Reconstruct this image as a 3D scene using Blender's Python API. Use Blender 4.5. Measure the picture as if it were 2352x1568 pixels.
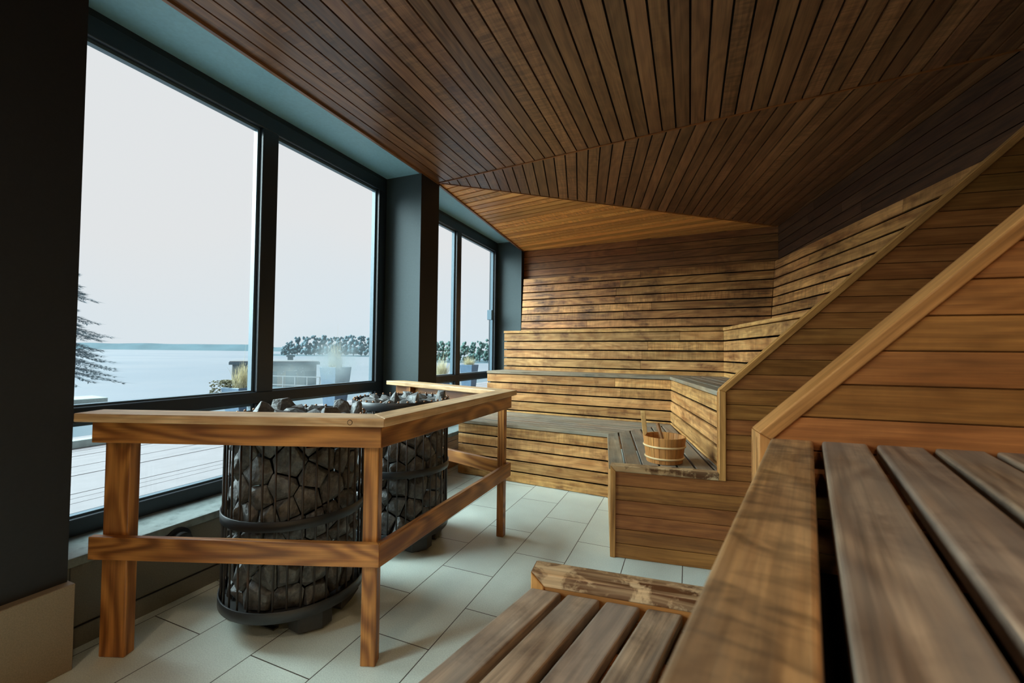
import bpy, bmesh, math, random
from mathutils import Vector, Matrix, noise
from math import sin, cos, pi, radians
random.seed(7)
for o in list(bpy.data.objects): bpy.data.objects.remove(o)
C = bpy.context.scene.collection
sc = bpy.context.scene

# ------------------------------------------------------------------ camera
H = 1.15
yaw, pitch, roll = -0.394488607, 0.0253303794, 0.0114358797
fw = Vector((sin(yaw)*cos(pitch), cos(yaw)*cos(pitch), sin(pitch)))
rt = Vector((cos(yaw), -sin(yaw), 0)); up = rt.cross(fw)
rt2 = rt*cos(roll) + up*sin(roll); up2 = -rt*sin(roll) + up*cos(roll)
M = Matrix((rt2, up2, -fw)).transposed().to_4x4(); M.translation = (0, 0, H)
cam_d = bpy.data.cameras.new('camera'); cam = bpy.data.objects.new('camera', cam_d); C.objects.link(cam)
cam.matrix_world = M
cam_d.sensor_width = 36; cam_d.sensor_fit = 'HORIZONTAL'; cam_d.lens = 979.976/2352*36
cam_d.clip_start = 0.02; cam_d.clip_end = 5000
cam_d.dof.use_dof = True; cam_d.dof.focus_distance = 2.7; cam_d.dof.aperture_fstop = 4.5
sc.camera = cam
sc.view_settings.view_transform = 'Standard'; sc.view_settings.look = 'None'
sc.view_settings.exposure = 0.0; sc.view_settings.gamma = 1.0; sc.view_settings.use_curve_mapping = False

# ------------------------------------------------------------------ sky and sun
SKY = 0.80; OVER = 17.0
w = bpy.data.worlds.new('overcast_sky'); sc.world = w; w.use_nodes = True
nt = w.node_tree; nt.nodes.clear()
def N(t, **k):
    n = nt.nodes.new(t)
    for a, b in k.items(): setattr(n, a, b)
    return n
out = N('ShaderNodeOutputWorld'); bg = N('ShaderNodeBackground'); tc = N('ShaderNodeTexCoord')
# pale overcast; the part of the sky towards the hidden sun (over the lake, behind the viewer's left) is much brighter
dot = N('ShaderNodeVectorMath', operation='DOT_PRODUCT'); dot.inputs[1].default_value = Vector((-0.72, -0.42, 0.55)).normalized()
mr = N('ShaderNodeMapRange', interpolation_type='SMOOTHERSTEP'); mr.inputs[1].default_value = 0.80; mr.inputs[2].default_value = 0.98; mr.inputs[3].default_value = 0; mr.inputs[4].default_value = 1
sep = N('ShaderNodeSeparateXYZ'); zr = N('ShaderNodeMapRange', interpolation_type='SMOOTHSTEP'); zr.inputs[1].default_value = -0.02; zr.inputs[2].default_value = 0.35
ns = N('ShaderNodeTexNoise'); ns.inputs['Scale'].default_value = 1.6; ns.inputs['Detail'].default_value = 2
mixc = N('ShaderNodeMix', data_type='RGBA'); mixc.inputs[6].default_value = (0.70, 0.80, 0.86, 1); mixc.inputs[7].default_value = (0.79, 0.80, 0.805, 1)
add = N('ShaderNodeMath', operation='ADD'); add.use_clamp = True
nsm = N('ShaderNodeMapRange'); nsm.inputs[1].default_value = .35; nsm.inputs[2].default_value = .65; nsm.inputs[3].default_value = -.1; nsm.inputs[4].default_value = .45
mixb = N('ShaderNodeMix', data_type='RGBA'); mixb.inputs[7].default_value = (0.74*OVER, 0.96*OVER, 1.0*OVER, 1)
L = nt.links.new
L(tc.outputs['Generated'], dot.inputs[0]); L(dot.outputs['Value'], mr.inputs[0]); L(tc.outputs['Generated'], sep.inputs[0]); L(sep.outputs['Z'], zr.inputs[0])
L(tc.outputs['Generated'], ns.inputs['Vector']); L(ns.outputs[0], nsm.inputs[0]); L(zr.outputs[0], add.inputs[0]); L(nsm.outputs[0], add.inputs[1])
L(add.outputs[0], mixc.inputs[0]); L(mixc.outputs[2], mixb.inputs[6]); L(mr.outputs[0], mixb.inputs[0]); L(mixb.outputs[2], bg.inputs[0]); L(bg.outputs[0], out.inputs[0])

def sun(name, travel, strength, angle, col):
    d = bpy.data.lights.new(name, 'SUN'); d.energy = strength; d.angle = radians(angle); d.color = col
    o = bpy.data.objects.new(name, d); C.objects.link(o)
    o.rotation_euler = Vector(travel).to_track_quat('-Z', 'Y').to_euler(); return o
SUNE = 5.6
sun('hazy_sun', (0.80, 0.42, -0.50), SUNE, 60, (0.78, 0.98, 1.0))

# ------------------------------------------------------------------ materials
def lin(c):
    return tuple(((v/255)/12.92 if v/255 <= .04045 else ((v/255+.055)/1.055)**2.4) for v in c) + (1,)
def newmat(name):
    m = bpy.data.materials.new(name); m.use_nodes = True; m.node_tree.nodes.clear(); return m
class NT:
    def __init__(s, m): s.t = m.node_tree
    def n(s, t, ins=None, **k):
        x = s.t.nodes.new(t)
        for a, b in k.items(): setattr(x, a, b)
        for a, b in (ins or {}).items():
            if isinstance(b, bpy.types.NodeSocket): s.t.links.new(b, x.inputs[a])
            else: x.inputs[a].default_value = b
        return x
    def mix(s, f, a, b, blend='MIX'):
        x = s.n('ShaderNodeMix', data_type='RGBA', blend_type=blend)
        for i, v in ((0, f), (6, a), (7, b)):
            if isinstance(v, bpy.types.NodeSocket): s.t.links.new(v, x.inputs[i])
            else: x.inputs[i].default_value = v
        return x.outputs[2]
    def mr(s, v, a, b, c=0, d=1):
        return s.n('ShaderNodeMapRange', {0: v, 1: a, 2: b, 3: c, 4: d}).outputs[0]

def wood(name, light, dark, stain=(40, 22, 12), stain_amt=0.4, stain_scale=3.0, rough=0.55, coat=0.0, var=0.25, grey=None, grey_amt=0.0, swirl=0.5, spec=0.35, hue=0.02, fig=0.0, grain=.72, slo=.45, shi=.68, curl=0.0):
    m = newmat(name); g = NT(m)
    uv = g.n('ShaderNodeUVMap'); geo = g.n('ShaderNodeNewGeometry'); tc = g.n('ShaderNodeTexCoord')
    rnd = geo.outputs['Random Per Island']
    off = g.n('ShaderNodeCombineXYZ', {0: g.n('ShaderNodeMath', {0: rnd, 1: 53.0}, operation='MULTIPLY').outputs[0], 1: g.n('ShaderNodeMath', {0: rnd, 1: 17.0}, operation='MULTIPLY').outputs[0], 2: rnd})
    p = g.n('ShaderNodeVectorMath', {0: uv.outputs[0], 1: off.outputs[0]}, operation='ADD').outputs[0]
    p1 = g.n('ShaderNodeMapping', {0: p, 3: (1.1, 13, 1)}).outputs[0]
    n1 = g.n('ShaderNodeTexNoise', {'Vector': p1, 'Scale': 1.0, 'Detail': 5.0, 'Roughness': .6, 'Distortion': .8}).outputs[0]
    p2 = g.n('ShaderNodeMapping', {0: p, 3: (6, 260, 1)}).outputs[0]
    n2 = g.n('ShaderNodeTexNoise', {'Vector': p2, 'Scale': 1.0, 'Detail': 3.0}).outputs[0]
    p3 = g.n('ShaderNodeMapping', {0: p, 3: (1.3, 6, 1)}).outputs[0]
    wn_ = g.n('ShaderNodeTexNoise', {'Vector': p3, 'Scale': 1.0, 'Detail': 1.0, 'Distortion': .3}).outputs[0]
    wv = g.n('ShaderNodeMath', {0: g.n('ShaderNodeMath', {0: wn_, 1: 60.0}, operation='MULTIPLY').outputs[0]}, operation='SINE').outputs[0]
    wv = g.mr(wv, -1, 1.4)
    a = g.mr(n1, .3, .7)
    a = g.n('ShaderNodeMix', {0: swirl, 2: a, 3: wv}, data_type='FLOAT').outputs[0]
    col = g.mix(a, lin(dark), lin(light))
    p5 = g.n('ShaderNodeMapping', {0: p, 3: (2.2, 62, 1)}).outputs[0]
    n5 = g.n('ShaderNodeTexNoise', {'Vector': p5, 'Scale': 1.0, 'Detail': 4.0, 'Roughness': .6, 'Distortion': .6}).outputs[0]
    fib = g.n('ShaderNodeMath', {0: g.mr(n2, .3, .7, .86, 1.08), 1: g.mr(n5, .32, .62, grain, 1.12)}, operation='MULTIPLY').outputs[0]
    col = g.mix(1.0, col, g.n('ShaderNodeCombineXYZ', {0: fib, 1: fib, 2: fib}).outputs[0], 'MULTIPLY')
    if fig:      # cross-grain figure, strong on some boards only
        p4 = g.n('ShaderNodeMapping', {0: p, 3: (38, 5, 1)}).outputs[0]
        n4 = g.n('ShaderNodeTexNoise', {'Vector': p4, 'Scale': 1.0, 'Detail': 3.0, 'Distortion': 1.0}).outputs[0]
        sel = g.mr(g.n('ShaderNodeTexWhiteNoise', {'W': rnd}, noise_dimensions='1D').outputs[0], .5, .95, 0, fig)
        v4 = g.mr(n4, .35, .65, .65, 1.35)
        v4 = g.n('ShaderNodeMix', {0: sel, 2: 1.0, 3: v4}, data_type='FLOAT').outputs[0]
        col = g.mix(1.0, col, g.n('ShaderNodeCombineXYZ', {0: v4, 1: v4, 2: v4}).outputs[0], 'MULTIPLY')
    if curl:     # wavy dark cross figure
        p6 = g.n('ShaderNodeMapping', {0: p, 3: (26, 9, 1)}).outputs[0]
        n6 = g.n('ShaderNodeTexNoise', {'Vector': p6, 'Scale': 1.0, 'Detail': 3.0, 'Distortion': 1.5}).outputs[0]
        v6 = g.mr(n6, .36, .56, 1-curl, 1.06)
        col = g.mix(1.0, col, g.n('ShaderNodeCombineXYZ', {0: v6, 1: v6, 2: v6}).outputs[0], 'MULTIPLY')
    if grey:
        ng = g.n('ShaderNodeTexNoise', {'Vector': g.n('ShaderNodeMapping', {0: p, 3: (2.2, 9, 1)}).outputs[0], 'Scale': 1.0, 'Detail': 4.0, 'Distortion': .5}).outputs[0]
        col = g.mix(g.mr(ng, .36, .6, 0, grey_amt), col, lin(grey))
    st = g.n('ShaderNodeTexNoise', {'Vector': tc.outputs['Object'], 'Scale': stain_scale, 'Detail': 5.0, 'Roughness': .65, 'Distortion': .4}).outputs[0]
    st2 = g.n('ShaderNodeTexNoise', {'Vector': g.n('ShaderNodeMapping', {0: p, 3: (3, 22, 1)}).outputs[0], 'Scale': 1.0, 'Detail': 4.0, 'Distortion': 1.2}).outputs[0]
    sm = g.n('ShaderNodeMath', {0: g.mr(st, slo, shi), 1: g.mr(st2, .38, .6, .25, 1)}, operation='MULTIPLY').outputs[0]
    sm = g.n('ShaderNodeMath', {0: sm, 1: stain_amt}, operation='MULTIPLY').outputs[0]
    col = g.mix(sm, col, lin(stain))
    wn = g.n('ShaderNodeTexWhiteNoise', {'W': g.n('ShaderNodeMath', {0: rnd, 1: 91.7}, operation='MULTIPLY').outputs[0]}, noise_dimensions='1D').outputs[0]
    hs = g.n('ShaderNodeHueSaturation', {'Hue': g.mr(wn, 0, 1, .5-hue, .5+hue), 'Saturation': 1.0, 'Value': g.mr(rnd, 0, 1, 1-var, 1+var), 'Color': col})
    bmp = g.n('ShaderNodeBump', {'Strength': .18, 'Distance': .002, 'Height': n2})
    b = g.n('ShaderNodeBsdfPrincipled', {'Base Color': hs.outputs[0], 'Roughness': g.mr(n1, .2, .8, rough-.08, rough+.12), 'Specular IOR Level': spec, 'Coat Weight': coat, 'Coat Roughness': .25, 'Normal': bmp.outputs[0]})
    g.n('ShaderNodeOutputMaterial', {0: b.outputs[0]}); return m

def plain(name, col, rough=.6, spec=.4, metal=0, nscale=30, namt=.12, bump=.1, bdist=.002, coords='Object', col2=None, c2scale=4, c2lo=.5, c2hi=.65):
    m = newmat(name); g = NT(m); tc = g.n('ShaderNodeTexCoord')
    n = g.n('ShaderNodeTexNoise', {'Vector': tc.outputs[coords], 'Scale': nscale, 'Detail': 5.0}).outputs[0]
    f = g.mr(n, .3, .7, 1-namt, 1+namt)
    base = lin(col)
    if col2:
        n2 = g.n('ShaderNodeTexNoise', {'Vector': tc.outputs[coords], 'Scale': c2scale, 'Detail': 6.0, 'Roughness': .65}).outputs[0]
        base = g.mix(g.mr(n2, c2lo, c2hi), base, lin(col2))
    c = g.mix(1.0, base, g.n('ShaderNodeCombineXYZ', {0: f, 1: f, 2: f}).outputs[0], 'MULTIPLY')
    bmp = g.n('ShaderNodeBump', {'Strength': bump, 'Distance': bdist, 'Height': n})
    b = g.n('ShaderNodeBsdfPrincipled', {'Base Color': c, 'Roughness': rough, 'Specular IOR Level': spec, 'Metallic': metal, 'Normal': bmp.outputs[0]})
    g.n('ShaderNodeOutputMaterial', {0: b.outputs[0]}); return m

def tiles(name, col, brick_w, row_h, ox, oy, mode, mortar=(70, 62, 52)):
    m = newmat(name); g = NT(m); geo = g.n('ShaderNodeNewGeometry')
    s = g.n('ShaderNodeSeparateXYZ', {0: geo.outputs['Position']})
    if mode == 'floor': a, b = s.outputs['Y'], s.outputs['X']
    else: a, b = s.outputs['Y'], s.outputs['Z']
    v = g.n('ShaderNodeCombineXYZ', {0: g.n('ShaderNodeMath', {0: a, 1: ox}, operation='SUBTRACT').outputs[0], 1: g.n('ShaderNodeMath', {0: b, 1: oy}, operation='SUBTRACT').outputs[0]})
    br = g.n('ShaderNodeTexBrick', {'Vector': v.outputs[0], 'Color1': (0, 0, 0, 1), 'Color2': (1, 1, 1, 1), 'Scale': 1.0, 'Mortar Size': .0022, 'Mortar Smooth': .1, 'Bias': 0.0, 'Brick Width': brick_w, 'Row Height': row_h})
    br.offset = .5 if mode == 'floor' else 0.0
    n = g.n('ShaderNodeTexNoise', {'Vector': geo.outputs['Position'], 'Scale': 220.0, 'Detail': 3.0}).outputs[0]
    n2 = g.n('ShaderNodeTexNoise', {'Vector': geo.outputs['Position'], 'Scale': 2.2, 'Detail': 6.0, 'Roughness': .6}).outputs[0]
    f = g.n('ShaderNodeMath', {0: g.mr(n, .3, .7, .86, 1.14), 1: g.mr(n2, .3, .7, .9, 1.1)}, operation='MULTIPLY').outputs[0]
    f2 = g.n('ShaderNodeMath', {0: f, 1: g.mr(br.outputs[0], 0, 1, .96, 1.04)}, operation='MULTIPLY').outputs[0]
    c = g.mix(1.0, lin(col), g.n('ShaderNodeCombineXYZ', {0: f2, 1: f2, 2: f2}).outputs[0], 'MULTIPLY')
    c = g.mix(br.outputs['Fac'], c, lin(mortar))
    inv = g.n('ShaderNodeMath', {0: 1.0, 1: br.outputs['Fac']}, operation='SUBTRACT').outputs[0]
    bmp = g.n('ShaderNodeBump', {'Strength': .5, 'Distance': .002, 'Height': inv})
    bs = g.n('ShaderNodeBsdfPrincipled', {'Base Color': c, 'Roughness': g.mr(n2, .3, .7, .34, .5), 'Specular IOR Level': .6, 'Normal': bmp.outputs[0]})
    g.n('ShaderNodeOutputMaterial', {0: bs.outputs[0]}); return m

def glass(name, mist=None):
    m = newmat(name); g = NT(m)
    tr = g.n('ShaderNodeBsdfTransparent', {0: (.97, .99, 1, 1)}); gl = g.n('ShaderNodeBsdfGlossy', {'Color': (1, 1, 1, 1), 'Roughness': .02})
    lw = g.n('ShaderNodeLayerWeight', {0: .5}).outputs['Facing']
    fr = g.n('ShaderNodeMath', {0: g.n('ShaderNodeMath', {0: lw, 1: 6.0}, operation='POWER').outputs[0], 1: .35}, operation='MULTIPLY').outputs[0]
    mx = g.n('ShaderNodeMixShader', {0: g.mr(fr, 0, 1, .015, 1), 1: tr.outputs[0], 2: gl.outputs[0]}).outputs[0]
    if mist:     # condensation on the pane: centre y,z and radii
        geo = g.n('ShaderNodeNewGeometry')
        total = None
        for (cy, cz, ry, rz, amt) in mist:
            mp = g.n('ShaderNodeMapping', {0: geo.outputs['Position'], 1: (0, -cy/ry, -cz/rz), 3: (0, 1/ry, 1/rz)}).outputs[0]
            ln = g.n('ShaderNodeVectorMath', {0: mp}, operation='LENGTH').outputs['Value']
            f = g.n('ShaderNodeMapRange', {0: ln, 1: 1.0, 2: .1, 3: 0, 4: amt}, interpolation_type='SMOOTHSTEP').outputs[0]
            total = f if total is None else g.n('ShaderNodeMath', {0: total, 1: f}, operation='MAXIMUM').outputs[0]
        nz = g.n('ShaderNodeTexNoise', {'Vector': geo.outputs['Position'], 'Scale': 5.0, 'Detail': 5.0}).outputs[0]
        dr = g.n('ShaderNodeTexVoronoi', {'Vector': geo.outputs['Position'], 'Scale': 60.0}).outputs['Distance']
        f = g.n('ShaderNodeMath', {0: total, 1: g.mr(nz, .3, .7, .6, 1.2)}, operation='MULTIPLY').outputs[0]
        f = g.n('ShaderNodeMath', {0: f, 1: g.mr(dr, .1, .16, 1.8, 1.0)}, operation='MULTIPLY', use_clamp=True).outputs[0]
        tl = g.n('ShaderNodeBsdfTranslucent', {0: (.13, .15, .155, 1)})
        mx = g.n('ShaderNodeMixShader', {0: f, 1: mx, 2: tl.outputs[0]}).outputs[0]
    g.n('ShaderNodeOutputMaterial', {0: mx}); return m

MT = {}
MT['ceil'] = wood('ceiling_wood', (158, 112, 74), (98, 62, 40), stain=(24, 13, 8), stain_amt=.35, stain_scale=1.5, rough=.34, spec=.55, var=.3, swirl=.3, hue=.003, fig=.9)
MT['ceil_lit'] = wood('ceiling_wood_lit', (252, 186, 104), (216, 142, 68), stain=(80, 45, 20), stain_amt=.3, stain_scale=1.5, rough=.4, var=.28, swirl=.3, hue=.003, fig=.7, grain=.85)  # ceiling wood with light from the far window put into the colour
MT['groove'] = plain('groove_dark', (26, 16, 11), .8, .2)
MT['void'] = plain('underside_dark', (20, 15, 11), .9, .1)  # near-black, gives the shade behind and under the benches as colour
MT['rightwall'] = wood('right_wall_wood_shaded', (104, 66, 40), (60, 36, 22), stain=(26, 14, 8), stain_amt=.4, rough=.5, var=.2, swirl=.3, hue=.004)  # wall wood darkened, the gloom on this side put into the colour
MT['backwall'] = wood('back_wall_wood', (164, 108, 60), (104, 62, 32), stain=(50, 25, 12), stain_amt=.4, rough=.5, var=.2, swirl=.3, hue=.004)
MT['riser'] = wood('bench_front_wood', (226, 174, 108), (158, 102, 50), stain=(92, 48, 18), stain_amt=.85, stain_scale=5.0, rough=.5, var=.17, swirl=.35, hue=.004, fig=.7)
MT['rest'] = wood('backrest_wood', (222, 162, 96), (132, 78, 38), stain=(58, 28, 11), stain_amt=.95, stain_scale=2.4, rough=.5, var=.22, swirl=.3, hue=.004, fig=.8)
MT['seat'] = wood('weathered_seat_wood', (172, 150, 124), (106, 82, 60), stain=(56, 42, 32), stain_amt=.6, stain_scale=3, rough=.55, grey=(122, 118, 106), grey_amt=.75, var=.12, swirl=.25, hue=.008)
MT['nearseat'] = wood('near_seat_wood', (190, 160, 130), (104, 80, 62), stain=(52, 34, 26), stain_amt=.75, stain_scale=6, rough=.5, grey=(122, 112, 102), grey_amt=.6, var=.08, swirl=.3, hue=.004, grain=.55)
MT['edge'] = wood('near_edge_wood', (204, 158, 104), (130, 92, 56), stain=(58, 40, 28), stain_amt=.8, stain_scale=6, rough=.45, grey=(132, 116, 96), grey_amt=.45, var=.03, swirl=.3, hue=.003, curl=.45)
MT['panel'] = wood('panel_wood', (178, 118, 62), (128, 78, 36), stain=(64, 32, 14), stain_amt=.4, stain_scale=2.5, rough=.42, var=.12, swirl=.3, hue=.008)
MT['trim'] = wood('trim_wood', (206, 148, 86), (156, 104, 54), stain=(78, 44, 22), stain_amt=.3, rough=.38, var=.06, swirl=.2, hue=.004)
MT['cap'] = wood('worn_cap_wood', (214, 186, 146), (158, 112, 66), stain=(84, 50, 24), stain_amt=1.0, stain_scale=11, rough=.5, var=.04, swirl=.2, hue=.003, slo=.42, shi=.5)
MT['rail'] = wood('rail_wood', (198, 132, 68), (112, 62, 26), stain=(60, 28, 12), stain_amt=.25, stain_scale=3, rough=.38, var=.1, swirl=.7, hue=.006)
MT['railtop'] = wood('rail_top_wood', (236, 202, 156), (178, 128, 80), stain=(110, 70, 38), stain_amt=.4, stain_scale=5, rough=.42, var=.05, swirl=.3, hue=.004)
MT['bucket'] = wood('bucket_wood', (212, 150, 84), (176, 114, 58), stain=(110, 62, 26), stain_amt=.3, rough=.45, var=.05, swirl=.2, hue=.003)
MT['handle'] = plain('handle_wood', (204, 158, 98), .45, .4, nscale=40, namt=.1)
MT['hoop'] = plain('pale_hoop_wood', (222, 190, 140), .45, .4, nscale=12)
MT['ladle'] = plain('ladle_wood', (150, 102, 58), .45, .4, nscale=40, namt=.15)
MT['soffit'] = plain('soffit_bounce_tint', (142, 190, 204), .5, .45, nscale=60, namt=.06, bump=.2)  # paint lightened to teal, bounce from the snow put into the colour
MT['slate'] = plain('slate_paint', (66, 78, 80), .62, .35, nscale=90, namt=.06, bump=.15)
MT['dark'] = plain('slate_paint_shaded', (34, 36, 40), .6, .3, nscale=90, namt=.06, bump=.15)  # slate paint darkened, shade on the room side put into the colour
MT['plinthtile'] = plain('beige_plinth_tile', (132, 118, 98), .55, .35, nscale=260, namt=.14, bump=.05)
MT['frame'] = plain('frame_metal', (34, 42, 48), .38, .5, nscale=60, namt=.05, bump=.02)
MT['bead'] = plain('glazing_bead', (86, 108, 120), .35, .5, nscale=60, namt=.05, bump=.02)
MT['sill'] = plain('pale_stone_sill', (122, 132, 130), .45, .4, nscale=40, namt=.1, bump=.06, col2=(98, 108, 106), c2scale=18)
MT['floor'] = tiles('floor_tiles', (206, 214, 203), .583, .298, 2.011, -.928, 'floor')
MT['walltile'] = tiles('wall_tiles', (104, 98, 82), .583, .262, 1.46, .078, 'wall', (44, 40, 32))
MT['iron'] = plain('black_iron', (34, 35, 37), .38, .5, nscale=40, namt=.12, bump=.08, metal=.0)
MT['bar'] = plain('bar_iron', (44, 36, 31), .45, .5, nscale=14, namt=.25, bump=.05, col2=(84, 54, 34), c2scale=6, c2lo=.55, c2hi=.7)
MT['base'] = plain('sooty_base_iron', (48, 48, 47), .55, .4, nscale=22, namt=.2, bump=.1, col2=(92, 76, 58), c2scale=14, c2lo=.6, c2hi=.75)
MT['tip'] = plain('bar_tip_steel', (150, 112, 84), .35, .6, metal=.6)
MT['stone'] = plain('heater_stone', (100, 101, 100), .5, .6, nscale=60, namt=.5, bump=1.0, bdist=.006, col2=(66, 61, 56), c2scale=9, c2lo=.42, c2hi=.62)
m_ = newmat('fill_lens'); g_ = NT(m_); g_.n('ShaderNodeOutputMaterial', {0: g_.n('ShaderNodeEmission', {0: (1, .76, .52, 1), 1: 6.0}).outputs[0]}); MT['lens'] = m_
MT['core'] = plain('core_black', (14, 14, 14), .9, .1)
MT['plate'] = plain('plate_bronze', (96, 62, 40), .45, .5)
MT['snow'] = plain('snow', (216, 219, 226), .7, .2, nscale=3, namt=.05, bump=.3, bdist=.03)
MT['glass'] = glass('window_glass'); 
MT['glass_mist'] = glass('misted_window_glass', [(2.47, 1.06, .42, .26, .75), (2.1, .98, .48, .16, .5), (2.5, 1.02, .8, .4, .3)])

# ------------------------------------------------------------------ mesh helpers
def emit(name, bm, mats, parent=None, smooth=False, bevel=0, seg=1):
    me = bpy.data.meshes.new(name)
    bmesh.ops.recalc_face_normals(bm, faces=bm.faces)
    if smooth:
        for f in bm.faces: f.smooth = True
    bm.to_mesh(me); bm.free()
    for m in (mats if isinstance(mats, (list, tuple)) else [mats]): me.materials.append(MT[m] if isinstance(m, str) else m)
    o = bpy.data.objects.new(name, me); C.objects.link(o)
    if parent is not None:
        o.parent = parent
        base = world_origin(parent)
        me.transform(Matrix.Translation(-base))
    if bevel:
        md = o.modifiers.new('bevel', 'BEVEL'); md.width = bevel; md.segments = seg; md.limit_method = 'ANGLE'; md.angle_limit = radians(40)
    return o
def world_origin(o):
    v = Vector((0, 0, 0))
    while o is not None: v += o.location; o = o.parent
    return v
def thing(name, label, cat, loc=(0, 0, 0), group=None):
    o = bpy.data.objects.new(name, None); o.location = loc; o.empty_display_size = .1; C.objects.link(o)
    return tag(o, label, cat, group)
def tag(o, label, cat, group=None, kind=None):
    if label: o['label'] = label
    if cat: o['category'] = cat
    if group: o['group'] = group
    if kind: o['kind'] = kind
    return o
def struct(o, label=None):
    o['kind'] = 'structure'
    if label: o['label'] = label
    return o

def uvl(bm): return bm.loops.layers.uv.verify()
def add_prism(bm, pts, nrm, thick, u, v, mi=0, uo=0, vo=0, side=None):
    """solid from a planar polygon (front face at pts), extruded by thick against nrm; uv in metres along u, v"""
    L_ = uvl(bm); nrm = Vector(nrm).normalized()
    f = [bm.verts.new(p) for p in pts]; b = [bm.verts.new(Vector(p) - nrm*thick) for p in pts]
    fs = [bm.faces.new(f), bm.faces.new(b[::-1])]
    n = len(pts)
    for i in range(n):
        j = (i+1) % n; fs.append(bm.faces.new((f[j], f[i], b[i], b[j])))
    w_ = u.cross(v)
    for k, fc in enumerate(fs):
        fc.material_index = mi
        fc.normal_update(); flip = abs(fc.normal.dot(v)) > .7
        for lp in fc.loops:
            c = lp.vert.co; lp[L_].uv = (c.dot(u)+uo, (c.dot(w_) if flip else c.dot(v))+vo)
    if side is not None:
        for fc in fs[2:]: fc.material_index = side
    return fs
def box(bm, o, ax, ay, az, sx, sy, sz, mi=0, grain=0):
    """box from corner o along unit axes; grain = axis index along which the wood runs"""
    ax, ay, az = Vector(ax), Vector(ay), Vector(az); o = Vector(o)
    A = [ax, ay, az]; u = A[grain].normalized(); v = A[(grain+1) % 3].normalized()
    pts = [o + az*sz, o + ax*sx + az*sz, o + ax*sx + ay*sy + az*sz, o + ay*sy + az*sz]
    add_prism(bm, pts, az, sz, u, v, mi, uo=random.random()*9, vo=random.random()*9)
X, Y, Z = Vector((1, 0, 0)), Vector((0, 1, 0)), Vector((0, 0, 1))
def abox(bm, x0, y0, z0, x1, y1, z1, mi=0, grain=0): box(bm, (x0, y0, z0), X, Y, Z, x1-x0, y1-y0, z1-z0, mi, grain)

def clip(poly, nx, d):   # keep points with p.nx >= d (2D)
    outp = []
    for i in range(len(poly)):
        a, b = poly[i], poly[(i+1) % len(poly)]
        da, db = a[0]*nx[0]+a[1]*nx[1]-d, b[0]*nx[0]+b[1]*nx[1]-d
        if da >= 0: outp.append(a)
        if (da >= 0) != (db >= 0):
            t = da/(da-db); outp.append((a[0]+(b[0]-a[0])*t, a[1]+(b[1]-a[1])*t))
    return outp
def area2(p): return abs(sum(p[i][0]*p[(i+1) % len(p)][1]-p[(i+1) % len(p)][0]*p[i][1] for i in range(len(p))))/2
def planks(bm, poly3, d, facing, pitch, gap, thick, v0=None, mi=0, back_mi=1, back_d=None, joints=None, polys=None, rnd_depth=0.0):
    """boards running along d clipped to the planar convex polygon(s); facing = a vector on the visible side"""
    plist = polys or [poly3]
    p0 = Vector(plist[0][0]); q = [Vector(x) for x in plist[0]]
    nrm = (q[1]-q[0]).cross(q[2]-q[0]).normalized()
    if nrm.dot(Vector(facing)) < 0: nrm = -nrm
    u = (Vector(d) - nrm*Vector(d).dot(nrm)).normalized(); v = nrm.cross(u)
    for pl in plist:
        P2 = [((Vector(x)-p0).dot(u), (Vector(x)-p0).dot(v)) for x in pl]
        vs = [p[1] for p in P2]; us = [p[0] for p in P2]
        if v0 is None: base = min(vs)
        else: base = (Vector(v0)-p0).dot(v)
        k0 = math.floor((min(vs)-base)/pitch)-1; k1 = math.ceil((max(vs)-base)/pitch)+1
        for k in range(k0, k1+1):
            a = base+k*pitch+gap/2; b = base+(k+1)*pitch-gap/2
            s = clip(clip(P2, (0, 1), a), (0, -1), -b)
            if len(s) < 3 or area2(s) < 2e-5: continue
            pieces = [s]
            if joints:
                rr = random.Random(k*7+int(abs(p0.x*100))); x = min(us)+rr.uniform(.3, 1)*joints; cuts = []
                while x < max(us)-.3: cuts.append(x); x += joints*rr.uniform(.7, 1.3)
                pieces = []
                rest = s
                for cx in cuts:
                    l = clip(rest, (-1, 0), -(cx-.001)); rest = clip(rest, (1, 0), cx+.001)
                    if len(l) >= 3: pieces.append(l)
                    if len(rest) < 3: break
                if len(rest) >= 3: pieces.append(rest)
            for s_ in pieces:
                # drop duplicate points
                c = []
                for t in s_:
                    if not c or (abs(t[0]-c[-1][0])+abs(t[1]-c[-1][1])) > 1e-5: c.append(t)
                if len(c) > 2 and (abs(c[0][0]-c[-1][0])+abs(c[0][1]-c[-1][1])) < 1e-5: c.pop()
                if len(c) < 3 or area2(c) < 2e-5: continue
                dz = random.uniform(0, rnd_depth)
                add_prism(bm, [p0+u*t[0]+v*t[1]-nrm*dz for t in c], nrm, thick, u, v, mi)
        if back_d is not None:
            add_prism(bm, [p0+u*t[0]+v*t[1]-nrm*(thick+back_d) for t in P2], nrm, .01, u, v, back_mi)
    return nrm

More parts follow.
